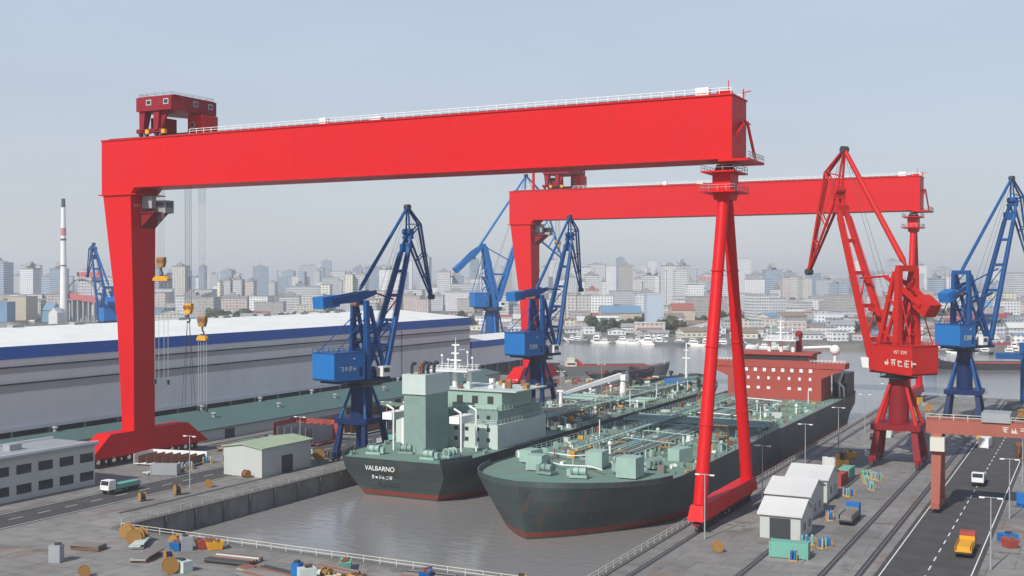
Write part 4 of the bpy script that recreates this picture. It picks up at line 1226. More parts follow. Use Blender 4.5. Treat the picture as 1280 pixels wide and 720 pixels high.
    m = MB(); m.tube((0, 203, zd + 1), (0, 203, zd + 15.5), .55, .25, n=10); m.bx(-1.5, 1.5, 202.8, 203.2, zd + 9.5, zd + 9.9); m.bx(-1.0, 1.0, 202.8, 203.2, zd + 12.5, zd + 12.8); m.build('foremast', WHITE, t)
    m = MB(); m.bx(-4, 4, 190, 196, zd, zd + 2.6); m.build('forecastle_store', BLUEL, t)
    for k, (x, y) in enumerate(((-12, 166), (-9.5, 170), (-7, 173), (10, 186), (12.5, 180))):
        mm = MB(); mm.tube((x, y, zd), (x, y, zd + 3.6), .4, n=8); mm.ball((x, y, zd + 3.7), .65, 8, 5); mm.build('vent_post', HULLBLACK, t)
    return t
tanker()

def red_ship():
    L, beam, zd = 226, 42, 9.0
    t = thing('tanker_ship', 'tanker under construction with red primer bridge house, bow near right dock wall', 'ship', (-95, 414, WL), pi)
    hull, deck, out = hull_mesh(L, beam, zd, 8, bow=.15, sheer=1.5)
    hull.build('hull', TANKER, t); deck.build('deck', DECKG, t)
    deck_gear(t, L, beam, zd, 50, 186, 9)
    for sx in (-1, 1):
        m = MB(); yb = L * .945; xb = sx * 9.2
        m.tube((xb, yb, 6.0), (xb + sx * .9, yb + .5, 5.7), .9, n=12); m.beam((xb + sx * 1.0, yb + .5, 5.9), (xb + sx * .7, yb + .4, 3.6), .35); m.beam((xb + sx * .8, yb - .9, 3.7), (xb + sx * .8, yb + 1.7, 3.7), .4)
        m.build('anchor', HULLBLACK, t)
    winches(t, zd + .4, ((-9, 196, .5), (9, 196, -.5), (-3.5, 206, .2), (4, 205, -.2), (-13, 188, 1.2), (13, 188, 1.9)), 4)
    bollards(t, zd, ((-17, 182), (17, 182), (-18, 140), (18, 140), (-18, 100), (18, 100), (-18, 60), (18, 60)))
    rg = random.Random(12)
    for x, y, w, d, h_ in ((-12, 200, 4.2, 4.5, 4.0), (-1.5, 192, 3.6, 5, 3.4), (8.5, 200.5, 3.5, 3.5, 3.0), (14, 192, 3.2, 4, 2.6), (-15, 178, 3, 5, 3)):
        mm = MB(); mm.cb((x, y, zd + h_ / 2 + .3), (w, d, h_), rg.uniform(-.3, .3)); mm.build('deck_house', PIPEG, t)
    for pts in ([(-6, 200, 0), (-2, 197, 0), (4, 198, 0), (9, 195, 0)], [(-14, 186, 0), (-11, 190, 0), (-5, 192, 0), (-3, 188, 0)], [(3, 182, 0), (7, 186, 0), (13, 184, 0), (16, 186, 0)]):
        mm = MB(); mm.path([(a, b, zd + 1.1) for a, b, c in pts], .16); mm.build('hose', WHITE, t)
    # bridge house: front face looks forward (towards the camera)
    m = MB(); m.bx(-15.5, 15.5, 24, 39, zd, zd + 11.4); hs = m.build('bridge_house', HULLRED, t)
    m = MB()
    m.hexa([(-15.5, 32, zd + 7.2), (15.5, 32, zd + 7.2), (15.5, 38.9, zd + 7.2), (-15.5, 38.9, zd + 7.2)], [(-23, 32, zd + 10.4), (23, 32, zd + 10.4), (23, 38.9, zd + 10.4), (-23, 38.9, zd + 10.4)])
    m.bx(-23, 23, 31.8, 39.2, zd + 10.41, zd + 12.2)
    wg = m.build('bridge_wings', HULLRED, t)
    m = MB(); m.bx(-11.5, 11.5, 27, 38.4, zd + 12.2, zd + 14.6); whs = m.build('wheelhouse', HULLRED, t)
    m = MB(); m.bx(-11.2, 11.2, 38.41, 38.5, zd + 12.9, zd + 13.9); m.build('bridge_window', GLASS, whs)
    m = MB(); m.bx(-12.8, 12.8, 26, 39.4, zd + 14.6, zd + 15.3); m.build('bridge_roof', HULLRED, t)
    for r_, (z0, n, w_) in enumerate(((zd + 9.3, 9, .55), (zd + 6.4, 8, .38), (zd + 3.2, 8, .55))):
        for k in range(n):
            if r_ == 2 and k in (3,): continue
            x = -13.6 + (k + .5) * 27.2 / n
            yy = 39.0 if r_ else 39.21
            mm = MB(); mm.bx(x - w_, x + w_, yy + .003, yy + .07, z0 - (.3 if r_ == 0 else 0), z0 + (.9 if r_ != 1 else 1.0)); mm.build('window', PANE, hs)
    for k in range(4):
        x = 19.2 + k * 1.0
        for sx in (-1, 1):
            pass
    m = MB(); m.rail([(-23, 39.1, zd + 12.2), (-12, 39.1, zd + 12.2)], 1.0, 1.2, .05); m.rail([(23, 39.1, zd + 12.2), (12, 39.1, zd + 12.2)], 1.0, 1.2, .05); m.build('wing_railing', WHITE, wg)
    compass_deck(t, zd + 15.3, zd + 19.0, 11, 6, 33, -1.0)
    m = MB(); m.tube((-6.2, 30, zd + 15.3), (-6.2, 30, zd + 20.5), 1.0, n=14); m.ball((-6.2, 30, zd + 21), 1.3, 12, 8); m.build('exhaust_stack', MAROON, t)
    m = MB(); m.tube((-8, 31, zd + 16.6), (-17, 31, zd + 17.2), .5, n=8); m.build('jib_arm', WHITE, t)
    m = MB(); m.ball((-18.2, 31, zd + 16.2), 1.7, 12, 8); m.tube((-18.2, 31, zd + 12.2), (-18.2, 31, zd + 15.2), .5, n=8); m.build('satellite_dome', WHITE, t)
    m = MB(); m.bx(-20.5, -15.8, 10, 23, zd, zd + 7.8); m.build('funnel_casing', HULLBLACK, t)
    m = MB(); m.path([(-19.8, 24, zd), (-19.8, 25, zd + 3.4), (-18.6, 27, zd + 5.2), (-20.4, 30, zd + 8.4)], .4, 8); m.path([(-18.4, 24, zd), (-18.6, 26, zd + 4.4)], .35, 8); m.build('davit', WHITE, t)
    m = MB(); m.path([(17, 24, zd), (17.6, 26, zd + 5), (18.4, 30, zd + 9)], .4, 8); m.build('davit', WHITE, t)
    m = MB(); m.ball((17.5, 12, zd + 5.5), 1.8, 12, 8); m.bx(15.8, 19.2, 7, 17, zd + 4.2, zd + 6.4); m.build('lifeboat', BROWNY, t)
    return t
red_ship()

# river craft
def barge(label, loc, rz, L, beam, zd, hm, dm, house=True, group='barges on the river', coaming=True, house_m=None):
    t = thing('river_barge', label, 'barge', (loc[0], loc[1], WL), rz, group)
    hull, deck, out = hull_mesh(L, beam, zd, 1.5, bow=.22, stern=.08, bul=.6, rake=3, sheer=1.6, n=24)
    hull.build('hull', hm, t); deck.build('deck', dm, t)
    if coaming:
        m = MB(); m.bx(-beam * .36, beam * .36, L * .24, L * .78, zd - .02, zd + 1.0); m.build('hatch_coaming', HULLRED, t)
        m = MB(); m.bx(-beam * .31, beam * .31, L * .25, L * .77, zd + 1.0, zd + 1.03); m.build('hold_shade_sheet', DARK, t)  # coaming is closed; shade of an open hold painted as a dark sheet
    if house:
        m = MB(); m.bx(-beam * .34, beam * .34, L * .07, L * .16, zd, zd + 2.3); h_ = m.build('deckhouse', house_m or CREAM, t)
        m = MB(); m.bx(-beam * .25, beam * .25, L * .085, L * .145, zd + 2.3, zd + 4.2); m.build('wheelhouse', house_m or CREAM, t)
        for s in (-1, 1):
            mm = MB(); mm.bx(s * beam * .34 - (.0 if s > 0 else .05), s * beam * .34 + (.05 if s > 0 else .0), L * .08, L * .15, zd + 1.0, zd + 1.8); mm.build('window_band', GLASS, h_)
        m = MB(); m.prism_x([(L * .16, zd), (L * .24, zd), (L * .175, zd + 3.6), (L * .165, zd + 3.6)], -beam * .3, beam * .3); m.build('ramp_cover', HULLRED, t)
    m = MB(); m.tube((0, L * .95, zd), (0, L * .95, zd + 3.2), .12, n=6); m.build('mast', WHITE, t)
    return t
bx_, by_ = cam_xy(697, 572)
barge('grey river barge with red deck passing on the river right of blue crane', (bx_, by_), R(-58), 57, 10, 4.6, HULLGREY, HULLRED)
bx_, by_ = cam_xy(736, 548)
barge('dark green hulled barge moored at the quay crowded with red gear', (bx_, by_), R(-40), 36, 9, 3.0, HULLDARK, HULLRED, house=False)
bx_, by_ = cam_xy(806, 530)
barge('low reddish pontoon with black posts beside tanker bow', (bx_, by_), R(-40), 26, 9, 1.8, RUST, HULLRED, house=False, coaming=False)
bx_, by_ = cam_xy(1330, 770)
barge('long bright red barge under the far bank at right edge', (bx_, by_), R(90 + 27), 62, 11, 4.0, paint('barge_red', (.42, .05, .06), .6, .3), HULLRED, house_m=WHITE)
bx_, by_ = cam_xy(1340, 610)
barge('dark red decked barge in mid river behind right blue crane', (bx_, by_), R(90 + 25), 70, 12, 3.2, HULLBLACK, HULLRED, house_m=WHITE)
# clutter on the green barge and pontoon
rg = random.Random(21)
def clutter(px0, px1, d0, d1, z, n, label, group, mats, seed, name='scrap_pile', cat='cargo'):
    rg = random.Random(seed)
    for k in range(n):
        px = px0 + (k + .5) * (px1 - px0) / n; x, y = cam_xy(px, rg.uniform(d0, d1))
        m = MB()
        for q in range(5):
            s = rg.uniform(.5, 1.5); m.cb((rg.uniform(-1.2, 1.2), rg.uniform(-1.2, 1.2), s * .5), (s * rg.uniform(.7, 2), s, s), rg.uniform(0, 3))
        tag(m.build(name, mats[k % len(mats)], None, (x, y, z)), label.format(ORD[k]), cat, group)
ORD = ['first', 'second', 'third', 'fourth', 'fifth', 'sixth', 'seventh', 'eighth', 'ninth', 'tenth', 'eleventh', 'twelfth', 'thirteenth', 'fourteenth', 'fifteenth', 'sixteenth', 'seventeenth', 'eighteenth', 'nineteenth', 'twentieth']
def nth(k):
    if k < 20: return ORD[k]
    s = str(k + 1)
    return s + ('th' if s[-2] == '1' else {'1': 'st', '2': 'nd', '3': 'rd'}.get(s[-1], 'th'))
clutter(692, 762, 478, 497, .01, 14, 'heap of rusty and red scrap at far end of left quay, {} from left', 'scrap heaps on the left quay', (RUST, HULLRED, STEEL, PALEG, BROWNY), 3, 'scrap_heap', 'scrap heap')
clutter(752, 792, 547, 552, -1.0, 6, 'heap of red and white gear on the dark green barge, {} from left', 'gear on the green barge', (HULLRED, WHITE, RUST), 4, 'deck_cargo')
clutter(806, 838, 526, 531, -2.2, 5, 'heap of gear on the reddish pontoon, {} from left', 'gear on the pontoon', (RUST, BROWNY, WHITE), 5, 'deck_cargo')
# dolphins (black mooring posts) beside the pontoon
for k, px in enumerate((779, 788, 797, 839, 851)):
    x, y = cam_xy(px, 470 + (k % 2) * 14)
    t = thing('mooring_post', 'black mooring post standing in the water past tanker bow, {} from left'.format(ORD[k]), 'mooring post', (x, y, WL), 0, 'black mooring posts')
    m = MB(); m.tube((0, 0, -3), (0, 0, 8.5), .55, n=10); m.build('pile', HULLBLACK, t)
    m = MB(); m.tube((0, 0, 8.5), (0, 0, 9.6), .95, n=10); m.build('pile_cap', HULLBLACK, t)

# ------------------------------------------------------------------ far bank
VY = PSI                                                 # facing the camera
def zat(y, d): return CAMZ + (347 - y) / FPX * d
def far_block(px0, px1, ytop, d, depth, fac, label, yaw=0.0, top='flat', cat='building', group=None, name='far_building', roofm=None, z0=-.3):
    s = FPX / d
    w = (px1 - px0) / s
    h = max(4.0, zat(ytop, d) - z0)
    x, y = cam_xy((px0 + px1) / 2, d + depth / 2)
    mb = MB()
    hw, hd = w / 2, depth / 2
    if top == 'gable':
        e = h * .66
        mb.prism_x([(-hd, 0), (hd, 0), (hd, e), (0, h - .1), (-hd, e)], -hw, hw)
    elif top == 'gable_y':
        e = h * .7
        mb.prism_y([(-hw, 0), (hw, 0), (hw, e), (0, h - .1), (-hw, e)], -hd, hd)
    else:
        mb.bx(-hw, hw, -hd, hd, 0, h)
    o = mb.build(name, fac, None, (x, y, z0), VY + yaw)
    tag(o, label, cat, group)
    rm = roofm or RF_GREY
    m = MB()
    if top == 'gable':
        e = h * .66
        for sx in (-1, 1): m.hexa([(-hw - .5, sx * (hd + .6), e - .3), (hw + .5, sx * (hd + .6), e - .3), (hw + .5, 0, h), (-hw - .5, 0, h)], [(-hw - .5, sx * (hd + .6), e), (hw + .5, sx * (hd + .6), e), (hw + .5, 0, h + .35), (-hw - .5, 0, h + .35)])
        m.build('roof', rm, o)
    elif top == 'gable_y':
        e = h * .7
        for sx in (-1, 1): m.hexa([(sx * (hw + .6), -hd - .5, e - .3), (sx * (hw + .6), hd + .5, e - .3), (0, hd + .5, h), (0, -hd - .5, h)], [(sx * (hw + .6), -hd - .5, e), (sx * (hw + .6), hd + .5, e), (0, hd + .5, h + .35), (0, -hd - .5, h + .35)])
        m.build('roof', rm, o)
    elif top == 'flat':
        m.bx(-hw - .3, hw + .3, -hd - .3, hd + .3, h + .003, h + .5)
        m.build('roof', rm, o)
    elif top in ('tower', 'crown', 'mast'):
        m.bx(-hw * .5, hw * .45, -hd * .5, hd * .5, h + .003, h + 4.2); m.bx(-hw * .2, hw * .15, -hd * .2, hd * .2, h + 4.2, h + 6.5)
        m.build('penthouse', rm, o)
        m = MB(); m.bx(-hw - .4, hw + .4, -hd - .4, -hd + .3, h + .003, h + 1.2); m.bx(-hw - .4, hw + .4, hd - .3, hd + .4, h + .003, h + 1.2); m.bx(-hw - .4, -hw + .3, -hd + .3, hd - .3, h + .003, h + 1.2); m.bx(hw - .3, hw + .4, -hd + .3, hd - .3, h + .003, h + 1.2)
        m.build('parapet', rm, o)
        if top == 'crown':
            m = MB(); m.prism_x([(-hd * .8, h + 4.3), (hd * .8, h + 4.3), (0, h + 12)], -hw * .3, hw * .3); m.build('crown', rm, o)
        if top == 'mast':
            m = MB(); m.tube((0, 0, h + 6.5), (0, 0, h + 22), .5, .2, n=5); m.build('mast', GREYP, o)
    return o

P_WHITE = paint('warehouse_white', (.66, .66, .63), .7, .3)
P_GREY = paint('warehouse_grey', (.34, .34, .33), .8, .35)
P_BEIGE = paint('warehouse_beige', (.48, .42, .33), .8, .3)
P_BLUE = paint('warehouse_blue', (.14, .28, .42), .7, .3)
P_TEAL = paint('warehouse_teal', (.16, .40, .32), .7, .3)
P_BROWN = paint('warehouse_brown', (.24, .20, .17), .85, .35)

HERO = [
    # px0, px1, ytop, d, depth, material, label, top, roof
    (-14, 11, 328, 2000, 40, F_BLUE, 'blue grey tower cut by the left edge of the picture', 'flat', None),
    (17, 40, 371, 1210, 30, P_BEIGE, 'beige windowless block with flat roof left of the tall chimney', 'flat', None),
    (38, 72, 369, 1330, 24, F_GREY, 'long grey shed on the far bank between beige block and chimney', 'flat', None),
    (2, 14, 378, 1170, 20, P_BLUE, 'small blue shed with flat roof at the far left shore', 'flat', None),
    (58, 70, 379, 1160, 18, P_BLUE, 'pale blue shed beside the foot of the chimney', 'gable', RF_BLUE),
    (64, 75, 385, 1120, 14, P_WHITE, 'small white gabled house at the foot of the chimney', 'gable_y', WHITE),
    (243, 272, 362, 1700, 60, F_SLAB, 'long pale low block behind the hanging hooks', 'flat', None),
    (250, 257, 333, 2300, 22, F_GLASS, 'thin dark spire tower behind the hanging hook ropes', 'mast', None),
    (196, 218, 385, 1230, 18, P_BLUE, 'blue shed on the shore just right of the red rigid leg', 'flat', None),
    (273, 277, 352, 1420, 14, F_CREAM, 'slim cream end wall tower at left of the dark block', 'flat', None),
    (276, 314, 371, 1400, 40, F_BROWN, 'wide dark brown grey block above the hall roof', 'flat', None),
    (282, 290, 351, 1650, 20, F_GREY, 'left tower of three equal grey towers above dark block', 'tower', None),
    (293, 304, 350, 1650, 20, F_GREY, 'middle tower of three equal grey towers above dark block', 'tower', None),
    (308, 319, 352, 1650, 20, F_PINK, 'right tower of three towers above dark block, pinkish', 'tower', None),
    (362, 404, 358, 1500, 50, F_GREY, 'broad mid grey apartment slab left of nearest blue crane', 'flat', None),
    (402, 414, 356, 1450, 20, F_CREAM, 'cream block wall beside broad grey slab', 'flat', None),
    (433, 442, 343, 1750, 22, F_CREAM, 'narrow cream tower left of the blue crane tie', 'tower', None),
    (442, 458, 343, 1760, 30, F_SLAB, 'light grey tower with roof domes touching blue crane tie', 'tower', None),
    (547, 563, 340, 1900, 26, F_SLAB, 'pale grey slab tower left of the large far blue crane', 'tower', None),
    (563, 600, 355, 1650, 40, F_GREY, 'wide grey block behind the large far blue crane', 'flat', None),
    (628, 640, 341, 1900, 30, F_BROWN, 'brown grey tower just left of the farther gantry leg', 'flat', None),
    (712, 737, 390, 1130, 40, F_BROWN, 'brown grey warehouse with flat roof right of second blue crane', 'flat', None),
    (726, 731, 352, 1600, 12, F_WHITE, 'slim white tower above red brick block', 'tower', None),
    (733, 748, 363, 1500, 26, F_PINK, 'reddish brick block between two slim white towers', 'tower', RF_RED),
    (752, 757, 352, 1600, 12, F_WHITE, 'slim white tower with dark top right of brick block', 'tower', None),
    (773, 790, 332, 1700, 26, F_BROWN, 'tall brownish tower standing alone in mid skyline', 'tower', None),
    (750, 800, 383, 1080, 44, P_BEIGE, 'beige warehouse with pale blue roof on far bank', 'gable', RF_BLUE),
    (807, 828, 368, 1010, 18, paint('pale_blue_wall', (.42, .50, .58), .7, .15), 'pale blue tower with small dark windows near the bank', 'flat', P_WHITE),
    (797, 824, 408, 960, 24, F_WHITE, 'white low building at foot of pale blue tower', 'flat', None),
    (828, 851, 398, 985, 20, F_WHITE, 'white three storey house right of pale blue tower', 'flat', RF_GREY),
    (838, 866, 380, 1180, 30, P_BEIGE, 'beige hall with bright red roof left of the tubular leg', 'gable', RF_RED),
    (858, 878, 356, 1500, 26, F_WHITE, 'white block partly behind front tubular leg', 'flat', None),
    (826, 893, 352, 2100, 50, F_SLAB, 'long pale building with roof signs behind the tubular legs', 'flat', None),
    (849, 960, 413, 930, 22, F_CREAM, 'long low cream warehouse along the bank behind tubular legs', 'gable', RF_BROWN),
    (843, 905, 402, 1000, 40, P_BROWN, 'brown roofed shed behind the long cream warehouse', 'gable', RF_BROWN),
    (934, 958, 344, 1900, 30, F_SLAB, 'cluster tower with many windows right of rear tubular leg', 'tower', None),
    (955, 975, 338, 1850, 32, F_BLUE, 'tallest blue grey tower with crown right of the tubular legs', 'crown', None),
    (977, 984, 347, 1700, 20, F_PINK, 'narrow pinkish tower beside the tallest blue grey tower', 'flat', None),
    (984, 1000, 346, 1750, 30, F_SLAB, 'pale slab tower left of red jib tip', 'tower', None),
    (1000, 1012, 348, 1720, 28, F_BEIGE, 'beige tower directly under the red jib tip', 'flat', None),
    (955, 1001, 386, 1250, 36, F_WHITE, 'wide white factory block with strip windows above red ship', 'flat', None),
    (1001, 1018, 391, 1240, 30, F_BROWN, 'small dark brown block right of white factory', 'flat', RF_RED),
    (930, 985, 405, 1010, 26, P_WHITE, 'long white shed above red ship', 'gable', WHITEROOF),
    (960, 984, 412, 960, 26, P_TEAL, 'teal green shed behind the masts of red ship', 'gable', RF_GREEN),
    (1018, 1044, 389, 1220, 26, F_WHITE, 'white four storey block with dark window grid left of red crane', 'flat', None),
    (1013, 1043, 404, 1060, 24, P_BLUE, 'blue gabled shed on bank right of red ship', 'gable', RF_BLUE),
    (1043, 1075, 390, 1150, 50, F_GREY, 'terraced grey block left of the red crane boom', 'flat', None),
    (1050, 1082, 371, 1500, 40, F_SLAB, 'pale apartment row behind the red crane boom', 'flat', None),
    (1073, 1092, 396, 1050, 26, F_WHITE, 'white house with dark stairs beside the red crane boom', 'flat', None),
    (1158, 1182, 378, 1350, 30, P_BLUE, 'pale blue shed between red and right blue crane', 'gable', RF_BLUE),
    (1230, 1262, 366, 1350, 40, F_CREAM, 'cream terminal building right of right blue crane', 'flat', None),
    (1256, 1264, 374, 1250, 16, paint('yellow_wall', (.60, .46, .16), .7, .2), 'yellow block at right end of cream terminal', 'flat', None),
    (1229, 1238, 378, 1200, 12, paint('cyan_wall', (.10, .38, .55), .6, .2), 'bright blue silo block right of right blue crane', 'flat', None),
    (1232, 1255, 402, 960, 22, P_WHITE, 'white gabled boat shed right of right blue crane', 'gable_y', WHITE),
    (1256, 1278, 401, 980, 24, P_WHITE, 'white gabled boat shed near right edge', 'gable_y', WHITE),
    (1165, 1195, 396, 1000, 26, P_BROWN, 'low dark shed between red and right blue crane', 'gable', RF_GREY),
]
for a in HERO:
    far_block(a[0], a[1], a[2], a[3], a[4], a[5], a[6], 0, a[7], roofm=a[8])

# white chimney with red bands
x, y = cam_xy(79.5, 1180)
t = thing('chimney', 'tall white chimney with faded red band and dark top at left', 'chimney', (x, y, -.3))
zt = zat(248, 1180)
m = MB(); m.tube((0, 0, 0), (0, 0, zt * .82), 4.0, 2.3, n=24); m.build('shaft', WHITE, t)
m = MB(); m.tube((0, 0, zt * .66), (0, 0, zt * .675), 2.85, n=24); m.tube((0, 0, zt * .45), (0, 0, zt * .46), 3.2, n=24); m.build('gallery', DARK, t)
m = MB(); m.tube((0, 0, zt * .70), (0, 0, zt * .76), 2.72, 2.6, n=24); m.build('red_band', paint('faded_red', (.50, .20, .18), .7, .3), t)
m = MB(); m.tube((0, 0, zt * .82), (0, 0, zt * .93), 2.3, 2.05, n=24); m.build('upper_shaft', WHITE, t)
m = MB(); m.tube((0, 0, zt * .93), (0, 0, zt), 2.1, 1.8, n=24); m.build('chimney_top', DARK, t)

# power station behind the far blue crane
x, y = cam_xy(112, 1190)
t = thing('power_station', 'grey power station with red conveyor gallery beside the tall chimney', 'power station', (x, y, -.3), VY)
for k, (x0, x1, h) in enumerate(((-24, -12, 22), (-12, 2, 46), (2, 14, 40), (14, 26, 46))):
    m = MB(); m.bx(x0 + .2, x1 - .2, 0, 26, 0, h); m.build('boiler_hall', F_GREY, t)
m = MB(); m.beam((-24, -6, 27), (10, -5, 22), 4.5, 6.0); m.build('conveyor_gallery', paint('faded_pink_red', (.52, .13, .14), .7, .3), t)
m = MB()
for k in range(6):
    m.bx(-22 + k * 5.6, -20.5 + k * 5.6, -7, -3, 0, 22)
m.build('gallery_trestle', GREYP, t)
for k in range(5):
    m = MB(); m.tube((-17 + k * 7, -2.6, 6), (-17 + k * 7, -2.6, 18), 1.9, n=12); m.tube((-17 + k * 7, -2.6, 18), (-17 + k * 7, -2.6, 21), 1.9, .6, n=12); m.build('silo', P_WHITE if k == 3 else GREYP, t)
m = MB()
for k in range(9):
    m.bx(-14 + k * 3.3, -11.5 + k * 3.3, 2, 3, 47.2, 51)
m.bx(-14, 15.5, 2.3, 2.6, 46.4, 47.2)
m.build('roof_sign', paint('sign_red', (.62, .08, .10), .6, .2), t)
m = MB()
for k in range(9):
    a = pi * k / 9; b = pi * (k + 1) / 9
    m.beam((-8 - 14 * cos(a), -1.2, 30 + 14 * sin(a)), (-8 - 14 * cos(b), -1.2, 30 + 14 * sin(b)), .9)
m.build('arched_duct', STEEL, t)

# big roof signs on the long pale building, and port clutter at the right
x, y = cam_xy(858, 2080)
t = thing('roof_sign', 'red roof sign letters on the long pale building behind tubular legs', 'sign', (x, y, zat(351, 2080)), VY)
m = MB()
for k in range(6):
    m.bx(-44 + k * 9, -38 + k * 9, 0, 1, 1, 7.5)
    m.bx(22 + k * 5, 25.5 + k * 5, 0, 1, 1, 7.5)
m.build('letters', paint('faded_sign_red', (.55, .16, .18), .7, .2), t)
m = MB(); m.bx(-46, 52, .3, .7, 0, .9); m.build('sign_frame', GREYP, t)

# dry yards of the far port: red hull in a dock
x, y = cam_xy(1290, 1180)
barge('moored cargo hull with red upper side in far port at right edge', (x - 20, y - 4), R(90 + 27), 70, 14, 12, paint('faded_hull_red', (.34, .07, .08), .7, .3), HULLGREY, house=False, group=None, coaming=False)

# generic skyline, placed by kind in four depth layers
rg = random.Random(101)
gen = []
def avoid(px, d):
    return False
def add_gen(n, p0, p1, dr, hr, wr, facs, word, tops, depth=(18, 34), yawr=.25):
    for k in range(n):
        px = p0 + (k + rg.random()) * (p1 - p0) / n
        grow = 1.0
        if word in ('tower block', 'hazy tower'):
            if k % 5 == 0: cpx, ch = rg.uniform(p0, p1), rg.uniform(.75, 1.2)
            if k % 5 < 4: px = cpx + rg.gauss(0, 26)
            grow = ch if k % 5 < 4 else rg.uniform(.6, 1.0)
        d = rg.uniform(*dr)
        x, y = cam_xy(px, d)
        if y < bank_y(x) + 22:
            d += (bank_y(x) + 24 - y) / cos(PSI)
        h = rg.uniform(*hr) * grow; w = rg.uniform(*wr)
        s = FPX / d
        f = rg.choice(facs)
        gen.append(dict(px=px, d=d, h=h, w=w * s, f=f, word=word, top=rg.choice(tops), depth=rg.uniform(*depth), yaw=rg.uniform(-yawr, yawr)))
add_gen(34, -70, 1350, (960, 1150), (5, 11), (14, 34), ['white', 'cream', 'grey', 'brown', 'beige'], 'low shed', ['gable', 'gable', 'flat', 'gable_y'])
def add_bank(n, p0, p1, o0, o1, hr, wr, facs, word, tops):
    for k in range(n):
        px = p0 + (k + rg.random()) * (p1 - p0) / n
        d = 650
        while d < 1600:
            x, y = cam_xy(px, d)
            if y > bank_y(x): break
            d += 3
        d += rg.uniform(o0, o1)
        gen.append(dict(px=px, d=d, h=rg.uniform(*hr), w=rg.uniform(*wr) * FPX / d, f=rg.choice(facs), word=word, top=rg.choice(tops), depth=rg.uniform(9, 18), yaw=rg.uniform(-.3, .3)))
add_bank(46, -30, 1320, 24, 60, (4.2, 7.5), (9, 24), ['white', 'white', 'grey', 'cream', 'brown'], 'bank house', ['gable', 'flat', 'gable', 'gable_y'])
add_bank(60, -30, 1320, 62, 210, (5, 12), (11, 28), ['white', 'white', 'grey', 'cream', 'slab', 'pink'], 'low house', ['gable', 'flat', 'flat', 'gable_y'])
add_gen(84, -70, 1350, (1120, 1600), (12, 30), (16, 44), ['white', 'grey', 'brown', 'beige', 'slab', 'pink'], 'mid rise block', ['flat', 'flat', 'tower'])
add_gen(95, -70, 1350, (1600, 2500), (28, 58), (11, 32), ['slab', 'grey', 'white', 'white', 'blue', 'glass', 'slab', 'beige'], 'tower block', ['tower', 'tower', 'flat', 'crown'])
add_gen(135, -80, 1360, (2600, 4200), (50, 92), (16, 44), ['slab', 'white', 'grey', 'glass', 'white'], 'hazy tower', ['tower', 'crown', 'flat', 'mast'])
MARKS = [(-200, 'left of the chimney'), (80, 'between chimney and near rigid leg'), (192, 'between rigid leg and hook ropes'), (262, 'between hook ropes and nearest blue crane'),
         (470, 'left of the far blue crane'), (612, 'around the far gantry leg'), (700, 'left of the tall brown tower'), (782, 'left of the tubular legs'),
         (925, 'right of the tubular legs'), (1015, 'behind the red crane boom'), (1120, 'right of the red crane house'), (1215, 'right of the right blue crane')]
def zone(px):
    z = MARKS[0][1]
    for p, n in MARKS:
        if px >= p: z = n
    return z
gen.sort(key=lambda g: g['px'])
cnt = {}
tot = {}
for g_ in gen:
    key = (g_['word'], WORD[g_['f']], zone(g_['px'])); tot[key] = tot.get(key, 0) + 1
for g_ in gen:
    key = (g_['word'], WORD[g_['f']], zone(g_['px'])); i = cnt.get(key, 0); cnt[key] = i + 1
    lab = '{} {} {}'.format(WORD[g_['f']], g_['word'], zone(g_['px']))
    if tot[key] > 1: lab += ', {} from left'.format(nth(i))
    rm = rg.choice([RF_GREY, RF_GREY, RF_BROWN, RF_GREY, WHITEROOF, RF_RED, RF_BLUE, WHITEROOF, RF_BROWN]) if g_['word'] in ('low shed', 'bank house', 'low house') else RF_GREY
    ytop = 347 - (g_['h'] - CAMZ) * FPX / g_['d']
    far_block(g_['px'] - g_['w'] / 2, g_['px'] + g_['w'] / 2, ytop, g_['d'], g_['depth'], FAC[g_['f']], lab, g_['yaw'], g_['top'], group='far bank ' + g_['word'] + 's', roofm=rm, name={'low shed': 'shed', 'bank house': 'house', 'low house': 'house', 'mid rise block': 'building', 'tower block': 'tower_block', 'hazy tower': 'tower_block'}[g_['word']])

# a few masts, cranes and floodlights on the far side
for k, (px, yt, d) in enumerate(((347, 338, 1400), (707, 345, 1150), (1181, 336, 1300), (1187, 336, 1310), (1254, 350, 1250), (833, 338, 1500), (871, 336, 1700))):
    x, y = cam_xy(px, d); h_ = zat(yt, d)
    t = thing('floodlight_mast', 'slender floodlight mast on the far bank, {} from left'.format(ORD[sorted((347, 707, 833, 871, 1181, 1187, 1254)).index(px)]), 'mast', (x, y, -.3), VY, 'far bank masts')
    m = MB(); m.tube((0, 0, 0), (0, 0, h_), .6, .3, n=6); m.build('pole', STEEL, t)
    m = MB(); m.bx(-2, 2, -.4, .4, h_ - 1, h_ + .4); m.build('lamp_head', GREYP, t)

